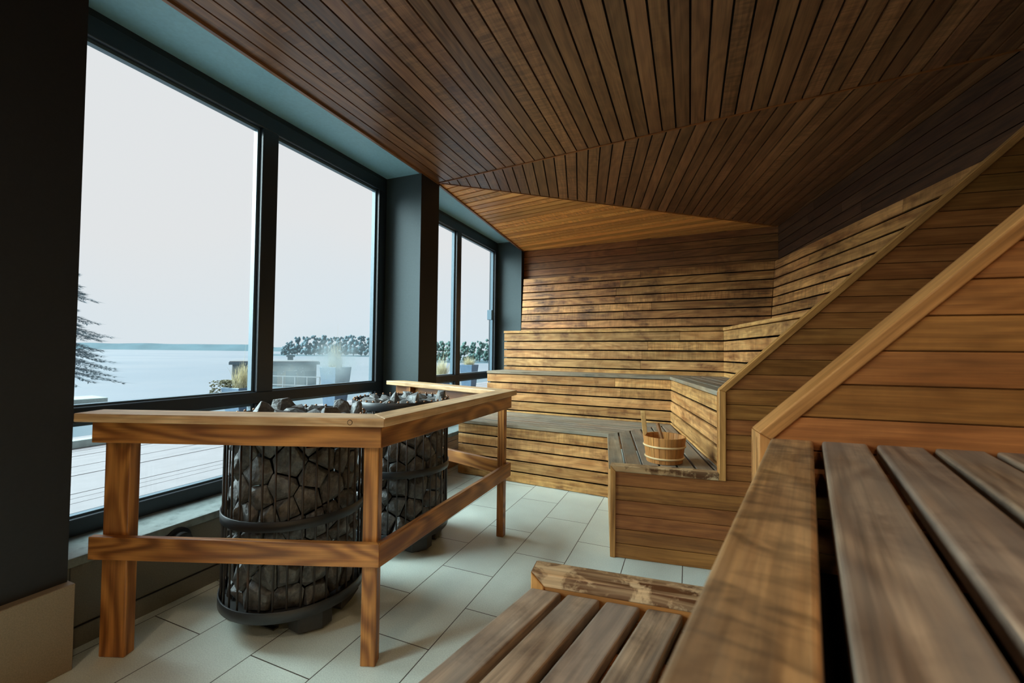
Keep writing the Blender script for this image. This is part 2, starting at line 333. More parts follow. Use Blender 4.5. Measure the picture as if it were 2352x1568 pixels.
# ------------------------------------------------------------------ measured layout
XF, XS, XC, XP = -2.412, -2.177, -2.074, -2.034
ZC = 2.655
P_ = Vector((-2.074, 3.228, ZC)); Q_ = Vector((1.50, 2.835, ZC)); S_ = Vector((.86, 5.185, 2.51)); R_ = Vector((-2.074, 5.376, 2.522))
ub = Vector((-.998, .0662, 0)).normalized(); ur = Vector((sin(radians(12)), -cos(radians(12)), 0))
Z1, Z2, Z3, ZR = .508, .945, 1.403, 2.13
p1o = Vector((-.416, 2.48, 0)); a1 = radians(7.1); p1d = Vector((cos(a1), sin(a1), 0)); p1n = Vector((-sin(a1), cos(a1), 0))
p2o = Vector((-.40, 1.12, 0)); a2 = radians(5.5); p2d = Vector((cos(a2), sin(a2), 0)); p2n = Vector((-sin(a2), cos(a2), 0))
def meet(a, d, b, e):   # 2D line intersection a+t d = b+s e
    det = d.x*(-e.y)+e.x*d.y
    t = ((b.x-a.x)*(-e.y)+e.x*(b.y-a.y))/det
    r = a+d*t; return Vector((r.x, r.y, 0))

# ------------------------------------------------------------------ setting: floor, walls, ceiling
bm = bmesh.new(); abox(bm, XF-.1, -2.7, -.06, 2.0, 5.6, 0); struct(emit('floor', bm, 'floor'), 'beige grey stone floor tiles laid in half bond')

bm = bmesh.new()     # ceiling, main flat field
NW = Vector((1.66, 2.0, ZC)); NW2 = Vector((1.50, 1.26, ZC)); NB = Vector((.66, -2.6, ZC))
planks(bm, [(XC, -2.6, ZC), (XC, P_.y, ZC), Q_, NW, NW2, NB], Y, -Z, .0865, .010, .016, v0=(XC, 0, ZC), back_d=.0)
ceil_o = struct(emit('ceiling', bm, ['ceil', 'groove']), 'dark reddish tongue and groove boards of the flat ceiling')
bm = bmesh.new()     # sloping facet behind the seam
dB = Vector((-.2307, .973, -.06))
planks(bm, [P_, Q_, S_], dB, -Z, .0865, .010, .016, v0=Q_, back_d=.0)
o = struct(emit('ceiling', bm, ['ceil', 'groove']), 'sloping triangular field of dark ceiling boards')
bm = bmesh.new()     # facet above the far window, window light put into its colour
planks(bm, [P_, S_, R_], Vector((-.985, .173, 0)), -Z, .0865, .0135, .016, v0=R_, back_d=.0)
o = struct(emit('ceiling', bm, ['ceil_lit', 'groove']), 'pale lit triangular field of ceiling boards over far window')
bm = bmesh.new()     # thin seam battens
def strip(bm, a, b, wdt, thk, nrm=Vector((0, 0, -1)), mi=0):
    a, b = Vector(a), Vector(b); d = (b-a).normalized(); s = nrm.cross(d).normalized()
    box(bm, a - s*wdt/2 - nrm*thk*.3, d, s, nrm, (b-a).length, wdt, thk, mi, 0)
strip(bm, P_+Vector((0, 0, 0)), Q_, .012, .008)
strip(bm, P_, S_-Vector((.02, 0, .0)), .008, .006)
struct(emit('trim_1', bm, ['panel'])); 
bm = bmesh.new()
def fascia(bm, a, b, h, t=.02):
    a, b = Vector(a), Vector(b); d = (b-a).normalized()
    box(bm, a-Vector((t, 0, 0)), d, X, Z, (b-a).length, t, h, 0, 0)
fascia(bm, (XC+.004, 3.25, 2.638), (XC+.004, 5.37, 2.508), .03)
fascia(bm, (XC+.004, -2.6, 2.640), (XC+.004, 3.228, 2.640), .022)
struct(emit('trim_2', bm, ['ceil']), 'dark edge batten between ceiling boards and window soffit')
# roof slab above everything, keeps daylight out
bm = bmesh.new(); abox(bm, -2.7, -2.8, 2.72, 2.1, 5.8, 2.9); struct(emit('trim_3', bm, 'void'), 'roof slab above the boards')

bm = bmesh.new()     # back wall
bw = lambda x, z: Vector((x, 5.376-.0655*(x+2.074), z))
planks(bm, [bw(-2.074, 0), bw(-2.074, 2.522), bw(.86, 2.512), bw(.86, 0)], ub, -Y, .088, .006, .015, v0=bw(-2.074, 2.522), back_d=.0, joints=2.2)
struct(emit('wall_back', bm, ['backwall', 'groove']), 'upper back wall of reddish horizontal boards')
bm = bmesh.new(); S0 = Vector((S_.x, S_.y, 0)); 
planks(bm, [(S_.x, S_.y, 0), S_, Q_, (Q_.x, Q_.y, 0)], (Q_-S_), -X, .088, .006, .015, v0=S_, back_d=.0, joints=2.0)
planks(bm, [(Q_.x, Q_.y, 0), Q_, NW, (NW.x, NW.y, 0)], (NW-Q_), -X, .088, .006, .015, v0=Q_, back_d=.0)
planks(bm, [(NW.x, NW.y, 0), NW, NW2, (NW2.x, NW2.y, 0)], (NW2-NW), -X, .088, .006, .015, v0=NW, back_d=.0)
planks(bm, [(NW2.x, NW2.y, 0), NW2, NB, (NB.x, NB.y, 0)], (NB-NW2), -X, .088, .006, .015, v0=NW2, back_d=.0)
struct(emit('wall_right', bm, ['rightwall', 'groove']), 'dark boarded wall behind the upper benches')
bm = bmesh.new()
planks(bm, [(XF-.1, -2.6, 0), (XF-.1, -2.6, ZC), (.7, -2.6, ZC), (.7, -2.6, 0)], X, Y, .088, .006, .015, back_d=.0)
struct(emit('wall_front', bm, ['backwall', 'groove']))
bm = bmesh.new()     # outer enclosure
abox(bm, S_.x-.1, 5.6, -.1, 2.1, 5.75, 2.9); abox(bm, 2.0, -2.8, -.1, 2.1, 5.7, 2.9); abox(bm, -2.6, 5.42, -.1, S_.x, 5.75, 2.9); abox(bm, -2.6, -2.8, -.1, 2.1, -2.68, 2.9)
struct(emit('trim_4', bm, 'void'), 'outer masonry behind the boarding')

# window wall: columns, sill walls, soffit
bm = bmesh.new()
ZS = 2.642; ZSILL = .347
WL = [(.83, .2), (2.97, 3.244), (5.262, 5.45), (-2.1, -2.75)]     # columns in y (near face, far face)
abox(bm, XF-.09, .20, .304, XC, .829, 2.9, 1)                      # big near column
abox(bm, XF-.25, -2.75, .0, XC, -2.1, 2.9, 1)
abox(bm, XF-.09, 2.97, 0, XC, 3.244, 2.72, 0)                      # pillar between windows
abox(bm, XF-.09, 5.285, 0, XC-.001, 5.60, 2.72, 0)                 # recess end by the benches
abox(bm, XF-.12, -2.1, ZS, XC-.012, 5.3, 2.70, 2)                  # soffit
for f in bm.faces:                                                # room side of the pillar gets the slate colour with shade put in
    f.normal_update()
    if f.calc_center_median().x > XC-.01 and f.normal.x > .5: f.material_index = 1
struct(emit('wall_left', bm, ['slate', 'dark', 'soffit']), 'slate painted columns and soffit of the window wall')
bm = bmesh.new()
abox(bm, XF-.22, .18, 0, XP, .836, .304, 0, 1); struct(emit('baseboard_left', bm, 'plinthtile', bevel=.002), 'beige tiled plinth round the near column')
bm = bmesh.new(); abox(bm, XF-.25, .836, 0, XS, 2.97, ZSILL-.035); abox(bm, XS, .836, 0, XS+.01, 2.97, .078); abox(bm, XF-.25, -2.1, 0, XS, .18, ZSILL-.035)
struct(emit('wall_left', bm, 'walltile'), 'beige tiled upstand below the near window')
bm = bmesh.new(); planks(bm, [(XS, 3.244, 0), (XS, 3.244, ZSILL-.03), (XS, 5.285, ZSILL-.03), (XS, 5.285, 0)], Y, X, .088, .005, .015, back_d=0)
struct(emit('wall_left', bm, ['trim', 'groove']), 'timber clad upstand below the far window')
# window sills
def window(idx, y0, y1, mull, glassmat, label):
    bm = bmesh.new(); fd = .055      # frame depth into the room side
    x0, x1 = XF-.075, XF
    def fr(ya, za, yb, zb): abox(bm, x0, ya, za, x1, yb, zb, 0)
    fr(y0, ZSILL, y1, .418); fr(y0, .824, y1, .892); fr(y0, 2.51, y1, 2.60)
    fr(y0, .418, y0+.07, .824); fr(y0, .892, y0+.07, 2.51); fr(y1-.07, .418, y1, .824); fr(y1-.07, .892, y1, 2.51)
    for m_ in mull:
        fr(m_[0], .418, m_[1], .824); fr(m_[0], .892, m_[1], 2.51)
    # shadow strip between the frame and the soffit / jambs
    abox(bm, x0-.05, y0-.02, 2.60, x1-.02, y1+.05, ZS+.01, 0); abox(bm, x0-.05, y1, ZSILL, x1-.02, y1+.05, 2.62, 0)
    o = emit('window_%d' % idx, bm, ['frame'], bevel=.003); struct(o, label)
    # panes and beads
    edges = [y0+.07] + [v for m_ in mull for v in m_] + [y1-.07]
    for k in range(0, len(edges), 2):
        ya, yb = edges[k], edges[k+1]
        for (za, zb, nm) in ((.418, .824, 0), (.892, 2.51, 1)):
            b2 = bmesh.new()
            t = .016; xi0, xi1 = x0+.012, x0+.045
            abox(b2, xi0, ya, za, xi1, yb, za+t*.6); abox(b2, xi0, ya, zb-t, xi1, yb, zb)
            abox(b2, xi0, ya, za+t*.6, xi1, ya+t, zb-t); abox(b2, xi0, yb-t, za+t*.6, xi1, yb, zb-t)
            emit('glazing_bead', b2, ['bead'], o)
            b3 = bmesh.new(); v = [b3.verts.new(p) for p in ((x0+.02, ya, za), (x0+.02, yb, za), (x0+.02, yb, zb), (x0+.02, ya, zb))]; b3.faces.new(v)
            emit('glass_pane', b3, [glassmat if (k == 2 and nm == 1) else 'glass'], o)
    return o
w1 = window(1, .80, 2.924, [(1.794, 1.901)], 'glass_mist', 'large near window with dark metal frame over the lake')
w2 = window(2, 3.20, 5.262, [(4.164, 4.262)], 'glass', 'far window with dark metal frame beside the benches')
w3 = window(3, -2.1, .24, [(-1.0, -.9)], 'glass', 'unseen window added beyond the near column')  # added out of view to let more daylight in
bm = bmesh.new(); abox(bm, XF-.06, 5.070, 1.575, XF+.006, 5.125, 1.705); emit('window_sensor', bm, 'bead', w2, bevel=.003)  # small box for the window handle
for i, (ya, yb) in enumerate(((.836, 2.97), (3.244, 5.285), (-2.1, .18))):
    bm = bmesh.new(); abox(bm, XF-.03, ya, ZSILL-.035, XS+.012, yb, ZSILL); struct(emit('trim_%d' % (5+i), bm, 'sill', bevel=.002), 'pale stone sill of window %s' % ('near', 'far', 'added behind')[i])
# exterior apron so that daylight does not leak below the sills
bm = bmesh.new(); abox(bm, XF-.30, -2.8, -.6, XF-.22, 5.6, ZSILL-.03); struct(emit('wall_outside', bm, 'slate'))

# pipe stub under the sill
pt = thing('drain_pipe', 'grey pipe end with dark collar on the tiled wall below the near window', 'pipe', (XS, 1.24, .27))
def cyl(bm, c, ax, r, h, seg=24, r2=None, mi=0, cap=True):
    ax = Vector(ax).normalized(); t = ax.orthogonal().normalized(); s = ax.cross(t); c = Vector(c); r2 = r if r2 is None else r2
    a = [bm.verts.new(c+(t*cos(2*pi*i/seg)+s*sin(2*pi*i/seg))*r) for i in range(seg)]
    b = [bm.verts.new(c+ax*h+(t*cos(2*pi*i/seg)+s*sin(2*pi*i/seg))*r2) for i in range(seg)]
    fs = [bm.faces.new((a[i], a[(i+1) % seg], b[(i+1) % seg], b[i])) for i in range(seg)]
    for f in fs: f.smooth = True
    if cap: fs += [bm.faces.new(a[::-1]), bm.faces.new(b)]
    for f in fs: f.material_index = mi
bm = bmesh.new(); cyl(bm, (XS, 1.24, .275), X, .038, .06); emit('pipe_end', bm, 'base', pt)
bm = bmesh.new(); cyl(bm, (XS+.001, 1.24, .275), X, .055, .02); emit('collar', bm, 'iron', pt)

# ------------------------------------------------------------------ benches
def floor2(v, z): return Vector((v.x, v.y, z))
c1 = Vector((-.60, 3.466, 0)); c2 = Vector((-.16, 4.17, 0)); c3 = Vector((.293, 4.43, 0)); c4 = Vector((.815, 5.093, 0))
lf = {1: Vector((-2.03, 3.575, 0)), 2: Vector((-2.07, 4.27, 0)), 3: Vector((-2.04, 4.66, 0)), 4: Vector((-2.04, 5.28, 0))}
inner1 = p1o + p1n*.045           # back face of end panel
def rend(c, d=ur): return meet(c, d, inner1, p1d)
re_ = {1: meet(c1, Vector((.184, -.986, 0)), inner1, p1d), 2: rend(c2, Vector((.206, -.978, 0))), 3: rend(c3), 4: rend(c4, Vector((.223, -.975, 0)))}
cs = {1: c1, 2: c2, 3: c3, 4: c4}; zt = {0: 0, 1: Z1, 2: Z2, 3: Z3}
TOPB = {}
names = {1: 'lower', 2: 'middle', 3: 'upper'}
RP, RG, RT = .0965, .0135, .018     # riser boards
def seat_mesh(bm, poly, d, face, pitch=.097, gap=.013, thick=.028, v0=None, mi=0):
    planks(bm, poly, d, face, pitch, gap, thick, v0=v0, mi=mi, rnd_depth=.001)
for side in ('back', 'right'):
    for k in (1, 2, 3):
        a_, b_ = (lf[k], cs[k]) if side == 'back' else (cs[k], re_[k])
        na, nb = (lf[k+1], cs[k+1]) if side == 'back' else (cs[k+1], re_[k+1])
        d = (b_-a_).normalized(); face = Vector((d.y, -d.x, 0))
        if side == 'back': face = Vector((d.y, -d.x, 0)) if Vector((d.y, -d.x, 0)).y < 0 else -Vector((d.y, -d.x, 0))
        else: face = face if face.x < 0 else -face
        lab = {('back', 1): 'lowest slatted bench along the back wall, standing on the floor',
               ('back', 2): 'second slatted bench step along the back wall, between lowest and highest',
               ('back', 3): 'highest slatted bench along the back wall, with wide boarded backrest',
               ('right', 1): 'lowest slatted bench with the wooden bucket on it, behind stepped end panel',
               ('right', 2): 'second slatted bench on the right, above and behind the wooden bucket',
               ('right', 3): 'highest bench on the right side, with boarded backrest partly in bright light'}[(side, k)]
        t = thing('sauna_bench', lab, 'bench', floor2((a_+b_)/2, 0), 'slatted sauna benches')
        z0 = zt[k-1]; z1 = zt[k]-.028
        if k == 3: TOPB[side] = t
        bm = bmesh.new()
        top = [floor2(a_, z1), floor2(b_, z1), floor2(b_, z0), floor2(a_, z0)]
        planks(bm, top, d, face, RP, RG, RT, v0=floor2(a_, z1), joints=2.6 if side == 'back' else None, rnd_depth=.001)
        # dark sheet for the shade behind the boards, and carrier posts
        off = -face*(RT+.05)
        add_prism(bm, [p+off for p in top], face, .01, d, Z, 1)
        for s in (.12, .5, .88):
            m_ = a_.lerp(b_, s)-face*(RT+.035); box(bm, floor2(m_, z0), d, face, Z, .04, .03, z1-z0, 1, 2)
        emit('riser', bm, ['riser', 'void'], t, bevel=.0015)
        bm = bmesh.new()
        over = face*.018
        ra_, rb_ = floor2(na, zt[k]), floor2(nb, zt[k])
        fa_, fb_ = floor2(a_, zt[k])+over, floor2(b_, zt[k])+over
        if side == 'back': fb_ = fb_ + Vector((-.004, 0, 0)); fa_ = fa_
        else: fa_ = fa_+Vector((.004, 0, 0)); 
        seat_mesh(bm, [fa_, fb_, rb_, ra_], d, Z, v0=fa_)
        emit('seat', bm, ['seat' if k < 3 else 'riser'], t, bevel=.0025)
# backrests
for side in ('back', 'right'):
    a_, b_ = (lf[4], c4) if side == 'back' else (c4, re_[4])
    d = (b_-a_).normalized(); face = Vector((d.y, -d.x, 0))
    if side == 'back' and face.y > 0 or side == 'right' and face.x > 0: face = -face
    rec = .062
    cb = c4 + Vector((-.055, -.062, 0)); ab = (a_+face*rec) if side == 'back' else cb; bb = cb if side == 'back' else (b_+face*rec)
    top = [floor2(a_, ZR), floor2(b_, ZR), floor2(bb, Z3+.01), floor2(ab, Z3+.01)]
    t = TOPB[side]
    bm = bmesh.new(); planks(bm, top, d, face, RP, RG, RT, v0=floor2(a_, ZR), joints=2.0, rnd_depth=.001)
    emit('backrest', bm, ['rest'], t, bevel=.0015)
    bm = bmesh.new(); off = -face*(RT+.03)  # dark sheet stands in for the shade behind the backrest boards
    add_prism(bm, [p+off for p in top], face, .01, d, Z, 0); emit('backrest_shade_sheet', bm, ['void'], t)

# end panel of the far right benches
def panel(o, d, n, thick, pts, label, pitch, trims, capmat, name='bench_end_panel', xr=2.0, zmax=2.6, facing=-1):
    """pts: list of convex polygons in (s, z) along d; trims: list of (s0,z0,s1,z1) centre lines with widths"""
    t = thing(name, label, 'end panel', o+d*.5)
    bm = bmesh.new()
    polys = [[o+d*s+Z*z for s, z in pl] for pl in pts]
    planks(bm, None, d, n*facing, pitch, .003, .012, v0=o+Z*.0, back_d=.0, polys=polys)
    emit('cladding', bm, ['panel', 'panel'], t, bevel=.0012)
    return t
s_up = .565                                         # where the panel steps up to the middle bench
def tr_box(bm, o, d, n, a, b, wdt, thick, out, left=True, mi=0):
    """trim board in the panel plane from a to b (s,z), width wdt to the given side, from -out in front to thick behind"""
    A = o+d*a[0]+Z*a[1]; B = o+d*b[0]+Z*b[1]; u = (B-A).normalized(); v = n.cross(u) if left else -n.cross(u)
    # mitred: caller gives exact inner ends
    pts = [A, B, B+v*wdt, A+v*wdt]
    add_prism(bm, [p-n*out for p in pts], -n, thick+out, u, v, mi, uo=random.random()*5, vo=random.random()*5)
def trim_poly(bm, o, d, n, sz, thick, out, u, mi=0):
    pts = [o+d*s+Z*z-n*out for s, z in sz]; uu = (d*u[0]+Z*u[1]).normalized(); vv = n.cross(uu)
    add_prism(bm, pts, -n, thick+out, uu, vv, mi, uo=random.random()*5, vo=random.random()*5)
# far panel geometry in (s,z): s along p1d from the floor corner
k1 = .972; su = .566; zl = Z1+.008; zu = .962; smax = 1.93
top1 = zu+(smax-su)*k1
t1 = panel(p1o, p1d, p1n, .04, [[(.004, 0), (smax, 0), (smax, .483), (.004, .483)], [(.004, .483), (su, .483), (su, zl-.006), (.004, zl-.006)], [(su, .483), (smax, .483), (smax, min(top1, 2.6)-.01), (su, zu-.01)]],
           'stepped end panel behind, rising diagonally beside the bench with the bucket', .0805, None, 'cap')
T = .034
bm = bmesh.new(); trim_poly(bm, p1o, p1d, p1n, [(0, 0), (T*.9, 0), (T*.9, zl-T), (0, zl)], .04, .008, (0, 1)); emit('edge_trim', bm, 'trim', t1, bevel=.003)
bm = bmesh.new(); trim_poly(bm, p1o, p1d, p1n, [(0, zl), (T*.9, zl-T), (su+.0, zl-T-.004), (su+.0, zl)], .06, .008, (1, 0)); emit('edge_trim', bm, 'cap', t1, bevel=.003)
bm = bmesh.new(); trim_poly(bm, p1o, p1d, p1n, [(su, zl-T-.004), (su+T, zl-T-.004), (su+T, zu-T*.35), (su, zu)], .04, .009, (0, 1)); emit('edge_trim', bm, 'trim', t1, bevel=.003)
bm = bmesh.new(); trim_poly(bm, p1o, p1d, p1n, [(su, zu), (su+T, zu-T*.35), (smax, zu-T*.35+(smax-su-T)*k1), (smax, zu+(smax-su)*k1)], .04, .009, (1, k1)); emit('edge_trim', bm, 'trim', t1, bevel=.003)
bm = bmesh.new()
planks(bm, None, p1d, -p1n, .3, .0, .012, v0=p1o, polys=[[p1o+p1d*s+Z*z+p1n*.045 for s, z in pl] for pl in ([(T, 0.0), (su, 0), (su, zl-.02), (T, zl-.02)], [(su, 0), (smax, 0), (smax, min(top1, 2.6)-.02), (su, zu-.02)])])
emit('panel_back', bm, ['panel'], t1)

# ------------------------------------------------------------------ near bench block
un = Vector((.2126, .977, 0)).normalized()
n1 = p2o.copy(); n2 = Vector((.178, 1.175, 0)); n3 = p2o+p2d*1.20; n4 = p2o+p2d*1.78
ZN1, ZN2, ZN3 = .508, .955, 1.403
LEN = 3.6
ncs = {1: n1, 2: n2, 3: n3, 4: n4}; nz = {0: 0, 1: ZN1, 2: ZN2, 3: ZN3}
pitch_s = {1: .0965, 2: .0985, 3: .0985}
for k in (1, 2, 3):
    a_ = ncs[k]; b_ = a_-un*LEN; face = Vector((-un.y, un.x, 0))
    lab = {1: 'weathered low bench at bottom centre, end meeting the worn cap rail', 2: 'large weathered bench filling the lower right foreground', 3: 'high bench beyond the right edge of the foreground bench'}[k]
    t = thing('sauna_bench', lab, 'bench', floor2(a_-un*1.0, 0), 'slatted sauna benches')
    z0, z1 = nz[k-1], nz[k]-.03
    bm = bmesh.new(); top = [floor2(a_, z1), floor2(b_, z1), floor2(b_, z0), floor2(a_, z0)]
    planks(bm, top, un, face, RP, RG, RT, v0=floor2(a_, z1)); add_prism(bm, [p-face*.07 for p in top], face, .01, un, Z, 1)
    emit('riser', bm, ['riser', 'void'], t, bevel=.002)
    bm = bmesh.new(); fa_ = floor2(a_, nz[k])+face*.012; fb_ = floor2(b_, nz[k])+face*.012
    nx = ncs[k+1]; gp = un*.006
    # individual slats, front slat a little wider
    wid = (nx-a_).dot(-face)
    dd = p2d
    step = pitch_s[k]/(-face).dot(p2d)
    s = 0; i = 0; endS = (nx-a_).length if k > 1 else (n2-n1).length
    while s < endS-.02:
        w_ = min(step-.017, endS-s)
        gapend = un*random.uniform(.001, .005)
        q0 = floor2(a_, nz[k])+p2d*s-gapend + (face*.0 if i == 0 else Vector()); q1 = floor2(a_, nz[k])+p2d*(s+w_)-gapend
        if i == 0 and k > 1: add_prism(bm, [q0, q1, q1-un*(LEN-.02), q0-un*(LEN-.02)], Z, .034, un, face, 1, uo=3.3, vo=.7)
        else: add_prism(bm, [q0, q1, q1-un*(LEN-.02), q0-un*(LEN-.02)], Z, .030, un, face, 0, uo=random.random()*7, vo=random.random()*7)
        s += step; i += 1
    emit('seat', bm, ['nearseat', 'edge'], t, bevel=.006, seg=3)
    bm = bmesh.new()      # bearers under the slats, and a dark sheet for the shade beneath
    bm.free()
    for q in (.16, .9, 1.7, 2.6):
        bm = bmesh.new(); box(bm, floor2(a_, nz[k]-.075)-un*q+p2d*.03, p2d, -un, Z, endS-.06, .04, .044, 0, 0); emit('bearer', bm, ['panel'], t)
    bm = bmesh.new()
    q0 = floor2(a_, nz[k]-.30)+p2d*.02; q1 = floor2(a_, nz[k]-.30)+p2d*(endS)
    add_prism(bm, [q0, q1, q1-un*LEN, q0-un*LEN], Z, .01, un, face, 0); emit('shade_sheet', bm, ['void'], t)
    if k == 3:
        pass
zl2 = ZN1+.042; su2 = .554; zu2 = .966; k2 = .975; sm2 = 1.87; T2 = .036; TH = .068
top2 = zu2+(sm2-su2)*k2
t2 = panel(p2o, p2d, p2n, TH, [[(.006, 0), (sm2, 0), (sm2, .465), (.006, .465)], [(.006, .465), (su2, .465), (su2, zl2-.01), (.006, zl2-.01)], [(su2, .465), (sm2, .465), (sm2, top2-.012), (su2, zu2-.012)]],
           'near stepped end panel whose diagonal edge rises to the right frame edge', .0775, None, 'cap')
bm = bmesh.new(); trim_poly(bm, p2o, p2d, p2n, [(-.002, 0), (T2, 0), (T2, zl2-T2), (-.002, zl2)], TH, .004, (0, 1)); emit('edge_trim', bm, 'trim', t2, bevel=.004, seg=2)
bm = bmesh.new(); trim_poly(bm, p2o, p2d, p2n, [(-.002, zl2), (T2, zl2-T2), (su2, zl2-T2), (su2, zl2)], TH, .004, (1, 0)); emit('edge_trim', bm, 'cap', t2, bevel=.005, seg=3)
bm = bmesh.new(); trim_poly(bm, p2o, p2d, p2n, [(su2, zl2-T2), (su2+.028, zl2-T2), (su2+.028, zu2-.016), (su2, zu2)], TH, .006, (0, 1)); emit('edge_trim', bm, 'trim', t2, bevel=.004, seg=3)
bm = bmesh.new(); trim_poly(bm, p2o, p2d, p2n, [(su2, zu2), (su2+.028, zu2-.016), (sm2, zu2-.016+(sm2-su2-.028)*k2), (sm2, top2)], TH, .006, (1, k2)); emit('edge_trim', bm, 'trim', t2, bevel=.004, seg=3)
bm = bmesh.new()
planks(bm, None, p2d, p2n, .0775, .003, .012, v0=p2o, polys=[[p2o+p2d*s+Z*z+p2n*(TH-.002) for s, z in pl] for pl in ([(T2, 0.0), (su2, 0), (su2, zl2-.03), (T2, zl2-.03)], [(su2, 0), (sm2, 0), (sm2, top2-.03), (su2, zu2-.03)])])
emit('panel_back', bm, ['panel'], t2)

# ------------------------------------------------------------------ safety rail round the heaters
F0 = Vector((-2.029, .905, 0)); F1 = Vector((-1.055, 1.272, 0)); fu = (F1-F0).normalized(); fn = Vector((fu.y, -fu.x, 0))
gx = Vector((-.012, 1, 0)).normalized(); gn = Vector((1, .012, 0)).normalized()
G0 = Vector((-1.055, 1.272, 0)); G1 = Vector((-1.070, 2.50, 0))
hd = Vector((-.953, .302, 0)).normalized(); hn = Vector((-hd.y, hd.x, 0)); hn = hn if hn.y > 0 else -hn
rail = thing('safety_rail', 'wooden guard rail of posts and boards standing around the two stone heaters', 'railing', (-1.5, 1.8, 0))
def lines(off):   # corner points of the outline offset outwards
    A = F0+fn*off; B = G1+gn*off; Cc = Vector((-1.07, 2.50, 0))+hn*off
    k_ = meet(A, fu, B, gx); l_ = meet(B, gx, Cc, hd); return k_, l_
fl = F0-fu*.030
def board(name, z0, z1, o0, o1, s0, mat, bev=.003, ends=(0, 0)):
    """three boards following the outline between offsets o0 (inner) and o1 (outer)"""
    ki, li = lines(o0); ko, lo = lines(o1)
    A0 = F0-fu*s0
    hl = 1.20+ends[1]
    segs = [((A0+fn*o0), ki, ko, (A0+fn*o1), fu), (ki, li, lo, ko, gx), (li, li+hd*hl, lo+hd*hl, lo, hd)]
    for (a, b, c, d_, u) in segs:
        bm = bmesh.new(); pts = [floor2(p, z1) for p in (a, b, c, d_)]
        n = Vector((-u.y, u.x, 0)); add_prism(bm, pts, Z, z1-z0, u, n, 0, uo=random.random()*6, vo=random.random()*6)
        emit(name, bm, mat, rail, bevel=bev, seg=2)
board('apron', .797, .876, .0, .024, .030, 'rail')
board('lower_rail', .368, .452, .0, .024, .030, 'rail')
board('top_cap', .877, .909, -.062, .052, .074, 'railtop', .004)
def post(a, u, wu, n, wn, z1=.877, mat='rail'):
    bm = bmesh.new(); box(bm, a, u, n, Z, wu, wn, z1, 0, 2); emit('post', bm, mat, rail, bevel=.004, seg=2)
post(F0, fu, .098, -fn, .045)
post(F1-fu*.056, fu, .056, -fn, .046)
post(G1-gx*.045, gx, .045, -gn, .045)
ki, li = lines(-.002)
post(li+hd*.95-hn*.04, hd, .05, hn, .04)
bm = bmesh.new(); cyl(bm, F0+fu*.952+fn*.0515+Z*.893, fn, .0095, .0012, 24); cyl(bm, F0+fu*.952+fn*.0515+Z*.893, fn, .0075, .0018, 24, mi=1); emit('screw_plug', bm, ['groove', 'railtop'], rail)
bm = bmesh.new()
for i in range(32):
    a = 2*pi*i/32; 
bm.free()

